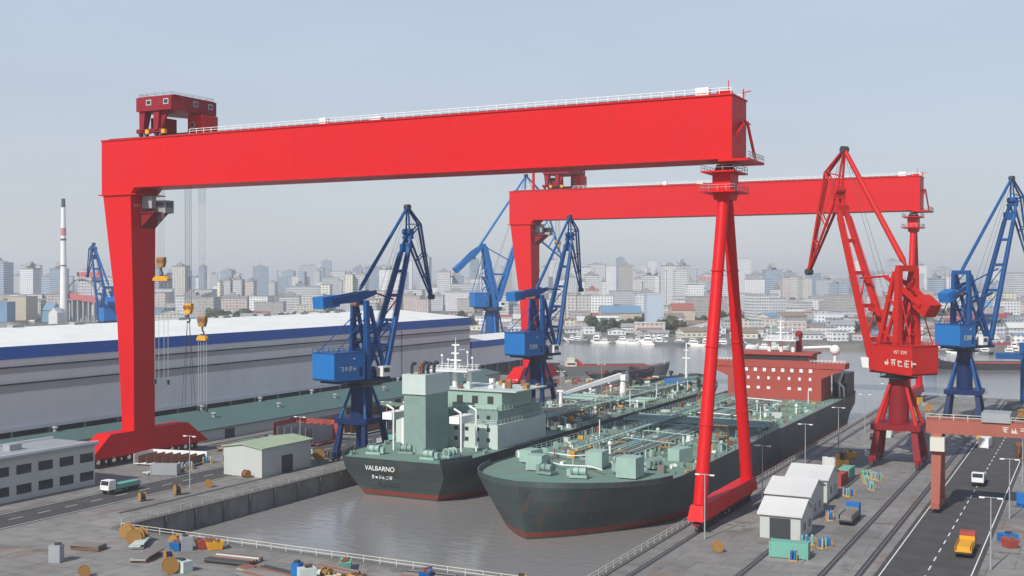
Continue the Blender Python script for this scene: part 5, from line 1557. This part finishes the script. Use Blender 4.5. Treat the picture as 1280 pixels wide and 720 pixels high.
# trees along the far bank
def leafy(rgx, r, h, n):
    m = MB()
    blobs = [(rgx.uniform(-.5, .5) * r, rgx.uniform(-.5, .5) * r, h * rgx.uniform(.35, .85), r * rgx.uniform(.4, .65)) for _ in range(7)]
    for k in range(n):
        b = rgx.choice(blobs)
        v = Vector((rgx.gauss(0, 1), rgx.gauss(0, 1), rgx.gauss(0, .8))); v.normalize()
        p = Vector(b[:3]) + v * b[3] * rgx.uniform(.55, 1.05)
        s = rgx.uniform(.22, .55)
        a = Vector((rgx.gauss(0, 1), rgx.gauss(0, 1), rgx.gauss(0, 1))).normalized() * s
        c = a.cross(v).normalized() * s
        m.add([p - a - c, p + a - c, p + a + c, p - a + c], [(0, 1, 2, 3)])
    return m
protos = []
for k in range(4):
    rgx = random.Random(40 + k)
    r, h = (5.5, 9.0) if k < 3 else (4.0, 11.0)
    t = thing('tree', 'x', 'tree')
    c = leafy(rgx, r, h, 1100).build('crown', LEAF[k % 3], t)
    m = MB(); m.tube((0, 0, -.3), (0, 0, h * .55), .35, .18, n=7); m.tube((0, 0, h * .35), (1.6, .6, h * .65), .16, .07, n=5); m.tube((0, 0, h * .4), (-1.4, -.7, h * .7), .15, .07, n=5); m.build('trunk', BARK, t)
    protos.append(t)
spots = []
rg = random.Random(55)
for px0, px1, n, d0, d1 in ((-20, 62, 9, 1290, 1330), (205, 255, 5, 1190, 1230), (262, 335, 12, 1110, 1180), (340, 430, 12, 1060, 1120), (560, 600, 4, 1000, 1050), (735, 806, 13, 935, 1010), (826, 850, 6, 915, 950), (868, 892, 5, 1030, 1060), (896, 935, 7, 1060, 1100), (1043, 1095, 7, 960, 1050), (1228, 1250, 6, 900, 930), (1140, 1190, 4, 1150, 1200)):
    for k in range(n):
        px = px0 + (k + rg.random()) * (px1 - px0) / n; d = rg.uniform(d0, d1); x, y = cam_xy(px, d)
        if y < bank_y(x) + 6: y = bank_y(x) + 6 + rg.uniform(0, 4)
        spots.append((px_of(x, y), x, y))
spots.sort()
tc_ = {}; tt_ = {}
for px, x, y in spots: tt_[zone(px)] = tt_.get(zone(px), 0) + 1
for i, (px, x, y) in enumerate(spots):
    z_ = zone(px); j = tc_.get(z_, 0); tc_[z_] = j + 1
    o = protos[i] if i < 4 else copy_tree(protos[i % 4])
    o.location = (x, y, -.3); o.rotation_euler[2] = rg.uniform(0, 6.28); s = rg.uniform(.8, 1.5); o.scale = (s * rg.uniform(1, 1.3), s, s * rg.uniform(.8, 1.1))
    o['label'] = 'dark bushy tree {}, {} from left'.format(z_, nth(j)); o['group'] = 'trees along the far bank'

# boats moored along the far bank
bt = thing('moored_boat', 'x', 'boat')
hull, deck, out = hull_mesh(24, 5.6, 1.9, .8, bow=.3, stern=.08, bul=.5, rake=2, sheer=1.4, n=20)
hull.build('hull', WHITE, bt); deck.build('deck', CREAM, bt)
m = MB(); m.bx(-2.0, 2.0, 4, 13, 1.9, 4.2); m.bx(-1.7, 1.7, 5, 10, 4.2, 6.4); cbn = m.build('cabin', WHITE, bt)
m = MB()
for s in (-1, 1): m.bx(s * 2.0 - .06, s * 2.0 + .06, 4.6, 12.4, 2.9, 3.7); m.bx(s * 1.7 - .06, s * 1.7 + .06, 5.4, 9.6, 5.1, 5.9)
m.build('window_band', GLASS, cbn)
m = MB(); m.tube((0, 8, 6.4), (0, 8, 10), .12, n=6); m.build('mast', GREYP, bt)
bt2 = thing('moored_boat', 'x', 'boat')
hull, deck, out = hull_mesh(30, 6.4, 2.2, .8, bow=.3, stern=.08, bul=.5, rake=2, sheer=1.4, n=20)
hull.build('hull', HULLGREY, bt2); deck.build('deck', STEEL, bt2)
m = MB(); m.bx(-2.2, 2.2, 3, 9, 2.2, 5.0); m.bx(-1.7, 1.7, 4, 7.5, 5.0, 7.2); cbn = m.build('cabin', WHITE, bt2)
m = MB()
for s in (-1, 1): m.bx(s * 2.2 - .06, s * 2.2 + .06, 3.6, 8.4, 3.4, 4.3); m.bx(s * 1.7 - .06, s * 1.7 + .06, 4.4, 7.2, 5.8, 6.7)
m.build('window_band', GLASS, cbn)
m = MB(); m.tube((0, 20, 2.2), (0, 20, 8), .14, n=6); m.build('mast', GREYP, bt2)
rg = random.Random(77)
bl = []
for px0, px1, n in ((700, 845, 17), (850, 925, 7), (938, 975, 4), (-10, 60, 6), (1140, 1200, 5), (1216, 1290, 6)):
    for k in range(n): bl.append(px0 + (k + rg.random() * .8) * (px1 - px0) / n)
bl.sort(); tc_ = {}
for i, px in enumerate(bl):
    o = (bt, bt2)[i] if i < 2 else copy_tree((bt, bt2)[1 if rg.random() < .5 else 0])
    # walk out along the pixel column to the bank, then back into the water
    d = 700
    while d < 1500:
        x, y = cam_xy(px, d)
        if y > bank_y(x) - 6 - (i % 2) * 5: break
        d += 2
    o.location = (x, y, WL); o.rotation_euler[2] = R(90 if rg.random() < .5 else -90) + R(rg.uniform(-14, 14)) + (R(9) if x < -368 else 0)
    kind_ = 'white motor boat' if o.children[0].data.name.startswith('hull') and o.children[0].data.materials[0] == WHITE else 'grey work boat'
    z_ = zone(px); j = tc_.get((z_, kind_), 0); tc_[(z_, kind_)] = j + 1
    s = rg.uniform(.4, 1.0); o.scale = (s * rg.uniform(.85, 1.15), s, s * rg.uniform(.8, 1.3))
    o['label'] = '{} moored {}, {} from left'.format(kind_, z_, nth(j)); o['group'] = 'boats moored along the far bank'
# green pontoon right of the legs
x, y = cam_xy(955, 812)
t = thing('pontoon', 'long teal green floating pontoon under the far bank right of tubular legs', 'pontoon', (x, y, WL), R(2))
m = MB(); m.bx(-26, 26, -4, 4, -1, 2.6); m.build('hull', P_TEAL, t)
m = MB(); m.rail([(-26, -3.8, 2.6), (26, -3.8, 2.6)], 1.1, 3, .06); m.build('railing', GREYP, t)
# sloping concrete slipway on the far bank
m = MB(); x, y = cam_xy(1075, 905)
m.hexa([(-26, -42, -4.2), (26, -42, -4.2), (26, 12, -4.2), (-26, 12, -4.2)], [(-26, -41, -3.4), (26, -41, -3.4), (26, 12, .3), (-26, 12, .3)])
tag(m.build('slipway', WALLC, None, (x, y, 0), R(4)), kind='structure')

# ------------------------------------------------------------------ right quay
t = thing('portal_crane', 'brown red portal crane whose lettered beam runs out at the right edge', 'portal crane', (-27.5, 236, 0))
PR = paint('brown_red_paint', (.34, .10, .07), .6, .3)
for sy in (-1, 1):
    m = MB(); m.beam((0, sy * 4.0, 1.4), (0, sy * 2.2, 15.0), 1.5, 1.4, 1.9, 1.8); m.build('leg', PR, t)
    m = MB(); m.beam((62, sy * 4.0, 1.4), (62, sy * 2.2, 15.0), 1.5, 1.4, 1.9, 1.8); m.build('leg', PR, t)
m = MB(); m.bx(-2, 66, -2.6, -.7, 15.0, 17.6); m.bx(-2, 66, .7, 2.6, 15.0, 17.6); m.bx(-2, -.6, -.697, .697, 15.2, 17.4); gb = m.build('beam', PR, t)
m = MB(); m.rail([(-2, -2.4, 17.6), (66, -2.4, 17.6)], 1.1, 2.5, .05); m.build('railing', CREAM, gb)
glyphs(6, 1.2, (16, -2.65, 15.7), (0, 0, 0), CREAM, gb, 8)
m = MB(); m.bx(8, 13, -3, 3, 17.65, 19.4); m.build('winch_trolley', GREYP, t)
m = MB()
for x in (0, 62): m.bx(x - .8, x + .8, -5.5, 5.5, .9, 1.8)
m.build('sill_beam', PR, t)
m = MB()
for x in (0, 62):
    for sy in (-4.4, -3, 3, 4.4): m.tube((x - .2, sy, .5), (x + .2, sy, .5), .5, n=10)
m.build('wheels', DARK, t)
m = MB(); m.bx(-1.0, 1.6, -4.6, -2.8, 11.8, 14.4); m.build('operator_cab', CREAM, t)

low_shed('small pale gabled hut on right quay, nearest of three', -52, -45, 196, 205, 4.2, 6.2, WHITEROOF, SHEDWALL, 'pale gabled huts on the right quay', doors=1, gable='x', name='quay_hut')
low_shed('pale gabled hut with dark door on right quay, middle of three', -55, -47, 212, 224, 4.8, 6.8, WHITEROOF, SHEDWALL, 'pale gabled huts on the right quay', doors=1, gable='x', name='quay_hut')
low_shed('pale gabled hut on right quay, farthest of three', -56, -48, 232, 243, 4.6, 6.4, WHITEROOF, SHEDWALL, 'pale gabled huts on the right quay', doors=1, gable='x', name='quay_hut')
t = thing('storage_block', 'large pale box building with dark band at right edge below lettered beam', 'building', (8, 262, 0))
m = MB(); m.bx(-11, 20, -6, 8, 0, 8.2); m.build('wall', SHEDWALL, t)
m = MB(); m.bx(-11.3, 20.3, -6.3, 8.3, 8.2, 8.7); m.build('roof', WHITEROOF, t)
m = MB(); m.bx(-11.1, 20.1, -6.1, -6.003, 3.6, 4.1); m.build('dark_band', DARK, t)
m = MB(); m.bx(-7, -5.4, -6.08, -6.003, 0.02, 2.6); m.build('door', DARK, t)
t = thing('white_cabin', 'small white box cabin on dock edge beside the front tubular leg', 'cabin', (-63.8, 213, 0.23))
m = MB(); m.bx(-1.6, 1.2, -1.4, 1.6, 0, 3.4); c_ = m.build('wall', WHITE, t)
m = MB(); m.bx(-1.7, 1.3, -1.5, 1.7, 3.4, 3.6); m.build('roof', GREYP, t)
m = MB(); m.bx(-1.0, .4, -1.46, -1.403, 1.4, 2.4); m.build('window', GLASS, c_)

# small blue gantry by the water at the right
t = thing('portal_crane', 'small blue portal frame by the water at right edge', 'portal crane', (-24, 452, 0))
for x in (0, 42):
    for sy in (-3, 3):
        m = MB(); m.beam((x, sy, 0), (x, sy * .6, 15.5), 1.3, 1.2); m.build('leg', BLUE, t)
m = MB(); m.bx(-9, 50, -1.6, 1.6, 15.5, 17.6); m.build('beam', BLUE, t)
m = MB(); m.bx(-1, 4, -2, 2, 17.65, 21.5); m.build('trolley', BLUE, t)
m = MB(); m.tube((24, 0, 17.6), (24, 0, 19.8), 1.0, n=10); m.build('white_tank', WHITE, t)
# boom excavator
t = thing('excavator', 'yellow brown excavator with long bent arm on right quay', 'excavator', (-19, 392, 0), .8)
m = MB()
for s in (-1, 1): m.bx(-2.4, 2.4, s * 1.6 - .4, s * 1.6 + .4, .05, 1.2)
m.build('track', DARK, t)
m = MB(); m.bx(-2.6, 2.0, -1.7, 1.7, 1.3, 3.2); m.bx(-2.8, -.8, -1.6, 1.6, 3.2, 3.8); m.build('body', BROWNY, t)
m = MB(); m.bx(.2, 2.0, .3, 1.7, 3.2, 5.2); cbx = m.build('cab', BROWNY, t)
m = MB(); m.bx(2.003, 2.06, .45, 1.55, 3.5, 5.0); m.build('cab_window', GLASS, cbx)
m = MB(); m.beam((1.6, -.6, 2.8), (2.2, -.6, 10), .8, 1.2); m.beam((2.2, -.6, 10), (6.2, -.6, 17), .7, 1.0); m.build('boom', BROWNY, t)
m = MB(); m.beam((6.2, -.6, 17), (11.0, -.6, 22.5), .6, .8); m.build('stick', BROWNY, t)
m = MB(); m.prism_y([(10.6, 21.6), (12.4, 23.6), (12.9, 21.2), (11.6, 20.4)], -1.2, 0); m.build('grab', DARK, t)
# blue tug beyond the red crane
x, y = cam_xy(1186, 615)
t = thing('tug_boat', 'small dark blue tug between red and right blue crane', 'boat', (x, y, WL), R(70))
hull, deck, out = hull_mesh(22, 7, 2.6, 1.5, bow=.35, stern=.2, bul=.9, rake=2, n=20)
hull.build('hull', BLUED, t); deck.build('deck', RUST, t)
m = MB(); m.bx(-2.2, 2.2, 6, 13, 2.6, 5.4); m.bx(-1.7, 1.7, 9, 12.5, 5.4, 7.8); m.build('cabin', BLUE, t)
m = MB(); m.tube((0, 7.4, 5.4), (0, 7.4, 8.6), .8, n=12); m.build('funnel', HULLBLACK, t)
for k in range(5):
    for s in (-1, 1):
        pass
m = MB()
for k in range(6):
    for s in (-1, 1): m.tube((s * 3.45, 4 + k * 2.2, 1.6), (s * 3.75, 4 + k * 2.2, 1.6), .55, n=10)
m.build('tyre_fenders', HULLBLACK, t)

# trucks, cars, containers, stacks, spools: loose things of the yards
def truck(label, x, y, rz, cabm, loadm, group='trucks on the quays'):
    t = thing('truck', label, 'truck', (x, y, .02), rz, group)
    m = MB(); m.bx(-1.2, 1.2, -4.5, 4.0, .75, 1.05); m.build('chassis', DARK, t)
    m = MB(); m.prism_x([(2.2, 1.05), (4.2, 1.05), (4.2, 2.0), (3.9, 3.0), (2.2, 3.0)], -1.2, 1.2); c = m.build('cab', cabm, t)
    m = MB(); m.hexa([(-1.05, 4.21, 2.05), (1.05, 4.21, 2.05), (1.05, 4.16, 2.05), (-1.05, 4.16, 2.05)], [(-1.05, 3.95, 2.9), (1.05, 3.95, 2.9), (1.05, 3.9, 2.9), (-1.05, 3.9, 2.9)]); m.build('windscreen', GLASS, c)
    m = MB(); m.bx(-1.25, 1.25, -4.6, 1.9, 1.06, 1.2); m.bx(-1.25, -1.18, -4.6, 1.9, 1.2, 2.0); m.bx(1.18, 1.25, -4.6, 1.9, 1.2, 2.0); m.bx(-1.18, 1.18, 1.83, 1.9, 1.2, 2.4); m.bx(-1.0, 1.0, -4.2, 1.2, 1.2, 1.9); m.build('cargo_bed', loadm, t)
    for sx in (-1, 1):
        for yy in (3.1, -2.2, -3.5):
            m = MB(); m.tube((sx * .85, yy, .5), (sx * 1.2, yy, .5), .5, n=12); m.build('wheel', HULLBLACK, t)
    return t
truck('white cab truck driving on the right quay road near red crane', -22.8, 268, pi, WHITE, GREYP)
truck('blue cab truck parked beside the pale gabled huts', -40.5, 216, 0, BLUEL, STEEL)
truck('red cab truck on the right quay road near bottom edge', -19, 200, 0, HULLRED, YELLOW)
truck('yellow truck standing by the left quay road', -177, 214, 0, YELLOW, RUST)
truck('green bedded truck on the left road before nearest blue crane', -182.5, 176, pi, WHITE, P_TEAL)
def car(label, x, y, rz, m_):
    t = thing('parked_car', label, 'car', (x, y, .02), rz, 'cars parked on the quays')
    m = MB(); m.prism_x([(-2.2, .3), (2.2, .3), (2.25, .75), (1.3, .95), (-2.2, 1.0)], -.88, .88); b = m.build('body', m_, t)
    m = MB(); m.prism_x([(-1.9, .98), (1.2, .93), (.6, 1.45), (-1.5, 1.48)], -.78, .78); m.build('cabin', GLASS, t)
    for sx in (-1, 1):
        for yy in (-1.4, 1.4):
            m = MB(); m.tube((sx * .7, yy, .32), (sx * .9, yy, .32), .32, n=12); m.build('wheel', HULLBLACK, t)
for k, (x, y, c, w) in enumerate(((-8, 226, WHITE, 'white'), (-5.2, 226, DARK, 'dark grey'), (-2.4, 226, BLUED, 'dark blue'), (.6, 226, GREYP, 'silver'), (3.4, 226, HULLRED, 'red'))):
    car('{} car parked in the row below the large pale box building'.format(w), x, y, 0, c)
def stack(name, label, cat, x, y, rz, n, w, d, h, mats, group, jitter=.15, seed=0):
    rg = random.Random(seed); t = thing(name, label, cat, (x, y, .005), rz, group)
    for k in range(n):
        m = MB(); m.cb((rg.uniform(-jitter, jitter), rg.uniform(-jitter, jitter), (k + .5) * h), (w, d, h * .94), rg.uniform(-.02, .02)); m.build('plate' if h < 1 else 'block', rg.choice(mats), t)
    return t
# steel blocks (hull sections) under construction lying in the yards
def hull_block(label, x, y, rz, w, d, h, m_, group='hull sections lying in the yards'):
    t = thing('hull_section', label, 'hull section', (x, y, .4), rz, group)
    m = MB(); m.bx(-w / 2, w / 2, -d / 2, d / 2, 0, .12); m.bx(-w / 2, w / 2, d / 2 - .12, d / 2, .12, h); m.bx(-w / 2, -w / 2 + .12, -d / 2, d / 2 - .123, .12, h); m.build('shell_plating', m_, t)
    m = MB()
    k = -w / 2 + 1.2
    while k < w / 2:
        m.bx(k, k + .1, -d / 2 + .1, d / 2 - .13, .123, h * .8); k += 2.2
    m.build('frames', RUST if m_ is not HULLRED else GREYP, t)
    m = MB()
    for sx in (-1, 1):
        for sy in (-1, 1): m.bx(sx * w * .35 - .5, sx * w * .35 + .5, sy * d * .35 - .5, sy * d * .35 + .5, -.39, -.003)
    m.build('support_blocks', WALLC, t)
hull_block('bright white primed hull section lying right of the red gantry leg foot', -199, 208, .2, 15, 8, 2.4, WHITE)
hull_block('large tilted looking pale plate section beside white primed section', -186.5, 229, -.25, 17, 15, 1.2, CREAM)
hull_block('rust red hull section between workshop and left road', -192, 252, .1, 14, 11, 5.5, HULLRED)
hull_block('grey hull section with ribs behind rust red section', -194, 275, .05, 16, 12, 4.0, GREYP)
hull_block('green primed hull section on the left yard', -196, 300, 0, 16, 12, 5.0, DECKG)
hull_block('small rust hull section beside left road, far end', -192, 326, .1, 12, 10, 4.0, RUST)
hull_block('dark red hull section on right quay by the excavator', -6, 402, .2, 14, 10, 6, HULLRED)
hull_block('grey ribbed section at right edge behind pale building', 6, 330, .1, 16, 12, 5, GREYP)
hull_block('green primed section on right quay right of blue crane', -4, 366, -.1, 14, 10, 5.5, PIPEG)
hull_block('rusty section in front of right blue crane portal', -12, 312, .15, 12, 9, 3, RUST)
t = low_shed('green topped workshop house with blue end left of tanker stern', -178, -167, 203, 221, 6.5, 7.2, paint('pale_green_roof', (.34, .42, .28), .7, .3), SHEDWALL, doors=1)
rg = random.Random(31)
# rows of containers, pipes and drums; every row's members are told apart by order
CM = [(BLUEL, 'blue'), (HULLRED, 'red brown'), (P_TEAL, 'green'), (WHITE, 'white'), (YELLOW, 'yellow'), (GREYP, 'grey')]
def container(label, x, y, rz, m_, z=0.02):
    t = thing('shipping_container', label, 'container', (x, y, z), rz, 'shipping containers on the quays')
    m = MB(); m.bx(-3.0, 3.0, -1.2, 1.2, .1, 2.55)
    m.build('box', m_, t)
    m = MB()
    for k in range(14):
        for sy in (-1, 1): m.bx(-2.8 + k * .42, -2.62 + k * .42, sy * 1.22 - .02, sy * 1.22 + .02, .3, 2.4)
    m.build('side_ribs', m_, t)
    for sx in (-1, 1):
        for sy in (-1, 1): m = MB(); m.bx(sx * 2.98 - .1, sx * 2.98 + .1, sy * 1.18 - .1, sy * 1.18 + .1, 0, 2.65); m.build('corner_post', m_, t)
SP = [(-11, 246, .1, 'beside the lettered portal crane'), (-50, 254, 1.5, 'behind the farthest pale hut'), (-50, 262, 1.55, 'just left of the red crane portal'), (-26.5, 328, 1.5, 'between red crane and right blue crane, nearer one'),
      (-28, 344, 1.4, 'between red crane and right blue crane, farther one'), (-48, 350, 1.6, 'at dock edge beyond red crane'), (-18, 424, .2, 'near the small blue portal frame'), (-8, 438, .1, 'at the water edge by small blue portal frame'),
      (-169, 262, 1.57, 'behind nearest blue crane'), (-170, 286, 1.6, 'on left quay between two blue cranes, nearer one'), (-170, 306, 1.5, 'on left quay between two blue cranes, farther one'), (-189, 196, .4, 'in the left yard near the office'), (-171, 380, 1.6, 'beyond second blue crane on left quay'), (-170, 420, 1.5, 'at far end of left quay'), (-44, 184, .1, 'at bottom of right quay')]
for k, (x, y, a, w) in enumerate(SP):
    m_, c = CM[k % 6]
    container('{} shipping container {}'.format(c, w), x, y, a, m_)
# generic yard items in groups, labelled by order from the left of the picture
def yard(kind, n, region, build, cat, group, desc, seed, name):
    rg = random.Random(seed); pts = []
    x0, x1, y0, y1 = region
    for k in range(n): pts.append((rg.uniform(x0, x1), rg.uniform(y0, y1), rg.uniform(0, 3.1)))
    pts.sort(key=lambda p: px_of(p[0], p[1]))
    for k, (x, y, a) in enumerate(pts):
        t = thing(name, desc.format(nth(k)), cat, (x, y, .022), a, group); build(t, rg)
def b_plates(t, rg):
    n = rg.randint(2, 5); w, d = rg.uniform(2.5, 6), rg.uniform(1.5, 3)
    for k in range(n):
        m = MB(); m.cb((rg.uniform(-.3, .3), rg.uniform(-.3, .3), .2 + k * .3), (w, d, .22), rg.uniform(-.06, .06)); m.build('plate', rg.choice((STEEL, RUST, GREYP, PALEG)), t)
def b_pipes(t, rg):
    n = rg.randint(4, 8)
    for k in range(n):
        m = MB(); m.tube((-4, k * .75 - n * .37, .4), (4, k * .75 - n * .37, .4), .35, n=9); m.build('pipe', rg.choice((STEEL, RUST, PALEG, DARK)), t)
def b_gear(t, rg):
    h = rg.uniform(1.2, 2.8)
    m = MB(); m.cb((0, 0, h / 2), (rg.uniform(1.2, 3.2), rg.uniform(1.2, 2.4), h)); m.build('casing', rg.choice((PALEG, GREYP, BLUEL, YELLOW, WHITE, HULLRED)), t)
    m = MB(); m.cb((.2, .1, h + .15), (.9, .7, .3)); m.build('lid', DARK, t)
def b_scaf(t, rg):
    m = MB(); w, h = rg.uniform(3, 5), rg.uniform(4, 8)
    for x in (-w / 2, 0, w / 2):
        for y in (-.7, .7): m.tube((x, y, 0), (x, y, h), .06, n=5)
    m.build('poles', GREYP, t)
    m = MB(); z = 1.9
    while z < h: m.bx(-w / 2, w / 2, -.7, .7, z, z + .08); z += 2
    m.build('decks', BROWNY, t)
yard('p', 22, (-206, -188, 196, 350), b_plates, 'steel plates', 'plate stacks in the left yard', 'stack of steel plates in the left yard, {} from left', 1, 'plate_stack')
yard('q', 14, (-173, -168, 230, 440), b_gear, 'equipment', 'equipment boxes on the left quay', 'equipment box on the left quay strip, {} from left', 2, 'equipment_box')
yard('r', 14, (-206, -188, 210, 400), b_pipes, 'pipes', 'pipe bundles in the left yard', 'bundle of pipes lying in the left yard, {} from left', 3, 'pipe_bundle')
yard('s', 26, (-14, 40, 205, 450), b_plates, 'steel plates', 'plate stacks on the right quay', 'stack of steel plates on the right quay, {} from left', 4, 'plate_stack')
yard('t', 26, (-14, 40, 200, 455), b_gear, 'equipment', 'equipment boxes on the right quay', 'equipment box on the right quay, {} from left', 5, 'equipment_box')
yard('u', 16, (-14, 34, 280, 455), b_scaf, 'scaffold', 'scaffold towers on the right quay', 'scaffold tower on the right quay, {} from left', 6, 'scaffold_tower')
yard('v', 14, (-57, -50, 264, 455), b_gear, 'equipment', 'equipment boxes along the dock edge', 'equipment box along right dock edge, {} from left', 7, 'equipment_box')
yard('w', 16, (-14, 30, 195, 400), b_pipes, 'pipes', 'pipe bundles on the right quay', 'bundle of pipes on the right quay, {} from left', 8, 'pipe_bundle')
yard('x', 10, (-150, -72, 128, 147), b_gear, 'equipment', 'equipment boxes at the dock head', 'equipment box at the near end of the dock, {} from left', 10, 'equipment_box')
yard('y', 8, (-150, -72, 126, 146), b_plates, 'steel plates', 'plate stacks at the dock head', 'stack of steel plates at the near end of dock, {} from left', 11, 'plate_stack')
for nm, a, b in (('left', (BX0 - .7, 152), (BX0 - .7, 468)), ('right', (BX1 + .7, 152), (BX1 + .7, 460)), ('near end', (BX0 + 2, BY0 - .7), (BX1 - 2, BY0 - .7))):
    t = thing('guard_rail', 'white pipe guard rail along the {} edge of the dock'.format(nm), 'guard rail', (a[0], a[1], .22), 0, 'guard rails round the dock')
    m = MB(); m.rail([(0, 0, 0), (b[0] - a[0], b[1] - a[1], 0)], 1.1, 3.0, .045); m.build('rails', CREAM, t)
def b_drum(t, rg):
    r = rg.uniform(.8, 1.4)
    m = MB()
    for x in (-.6, .5): m.tube((x, 0, r), (x + .1, 0, r), r, n=16)
    m.build('flanges', BROWNY, t)
    m = MB(); m.tube((-.5, 0, r), (.5, 0, r), r * .72, n=14); m.build('cable', rg.choice((HULLBLACK, BLUED, RUST)), t)
def b_skip(t, rg):
    m = MB(); w = rg.uniform(2.6, 3.6)
    m.hexa([(-w * .36, -.8, .05), (w * .36, -.8, .05), (w * .36, .8, .05), (-w * .36, .8, .05)], [(-w / 2, -.9, 1.4), (w / 2, -.9, 1.4), (w / 2, .9, 1.4), (-w / 2, .9, 1.4)])
    m.build('bin', rg.choice((HULLRED, YELLOW, BLUEL, P_TEAL)), t)
    m = MB()
    for q in range(7): m.cb((rg.uniform(-w * .4, w * .4), rg.uniform(-.6, .6), 1.45), (rg.uniform(.3, 1.1), rg.uniform(.2, .6), rg.uniform(.2, .6)), rg.uniform(0, 3))
    m.build('scrap', RUST, t)
def b_bottles(t, rg):
    m = MB(); m.bx(-1.2, 1.2, -.6, .6, .0, .12)
    for x in (-1.2, 1.2):
        for y in (-.6, .6): m.beam((x, y, .12), (x, y, 1.5), .07)
    m.build('rack', YELLOW, t)
    for q in range(6):
        mm = MB(); x = -.9 + (q % 3) * .9; y = -.28 + (q // 3) * .56
        mm.tube((x, y, .12), (x, y, 1.5), .2, n=8); mm.tube((x, y, 1.5), (x, y, 1.75), .2, .07, n=8); mm.build('gas_bottle', rg.choice((BLUEL, P_TEAL, GREYP)), t)
yard('d1', 14, (-56, -50, 176, 440), b_drum, 'cable drum', 'cable drums along the right dock edge', 'cable drum along the right dock edge, {} from left', 20, 'cable_drum')
yard('d2', 12, (-172, -168, 170, 440), b_drum, 'cable drum', 'cable drums on the left quay strip', 'cable drum on the left quay strip, {} from left', 21, 'cable_drum')
yard('d3', 12, (-150, -72, 120, 147), b_skip, 'scrap bin', 'scrap bins at the dock head', 'scrap bin at the near end of the dock, {} from left', 22, 'scrap_bin')
yard('d4', 14, (-14, 30, 196, 330), b_skip, 'scrap bin', 'scrap bins on the right quay', 'scrap bin on the right quay, {} from left', 23, 'scrap_bin')
yard('d5', 12, (-205, -189, 196, 300), b_bottles, 'gas bottles', 'gas bottle racks in the left yard', 'rack of gas bottles in the left yard, {} from left', 24, 'bottle_rack')
yard('d6', 12, (-46.5, -39, 176, 270), b_bottles, 'gas bottles', 'gas bottle racks between the right crane rails', 'rack of gas bottles between right crane rails, {} from left', 25, 'bottle_rack')
yard('d7', 10, (-150, -72, 118, 146), b_pipes, 'pipes', 'pipe bundles at the dock head', 'bundle of pipes at near end of the dock, {} from left', 26, 'pipe_bundle')
yard('d8', 10, (-150, -76, 122, 146), b_drum, 'cable drum', 'cable drums at the dock head', 'cable drum at near end of the dock, {} from left', 27, 'cable_drum')
# lamp posts along both quays
LP = [(-60.0, 190 + k * 38) for k in range(7)] + [(-172.5, 186 + k * 38) for k in range(7)] + [(-14.5, 190 + k * 42) for k in range(6)]
LP.sort(key=lambda p: px_of(*p))
for k, (x, y) in enumerate(LP):
    t = thing('lamp_post', 'grey quay lamp post with twin heads, {} from left'.format(nth(k)), 'lamp post', (x, y, .22), 0, 'lamp posts along the quays')
    m = MB(); m.tube((0, 0, -.2), (0, 0, 11), .14, .08, n=8); m.bx(-1.3, 1.3, -.06, .06, 10.9, 11.02); m.build('pole', GREYP, t)
    for s in (-1, 1):
        m = MB(); m.bx(s * 1.3 - .4, s * 1.3 + .4, -.18, .18, 10.8, 11.0); m.build('lamp_head', WHITE, t)
print('objects', len(bpy.data.objects), 'things', len([o for o in bpy.data.objects if o.parent is None]))
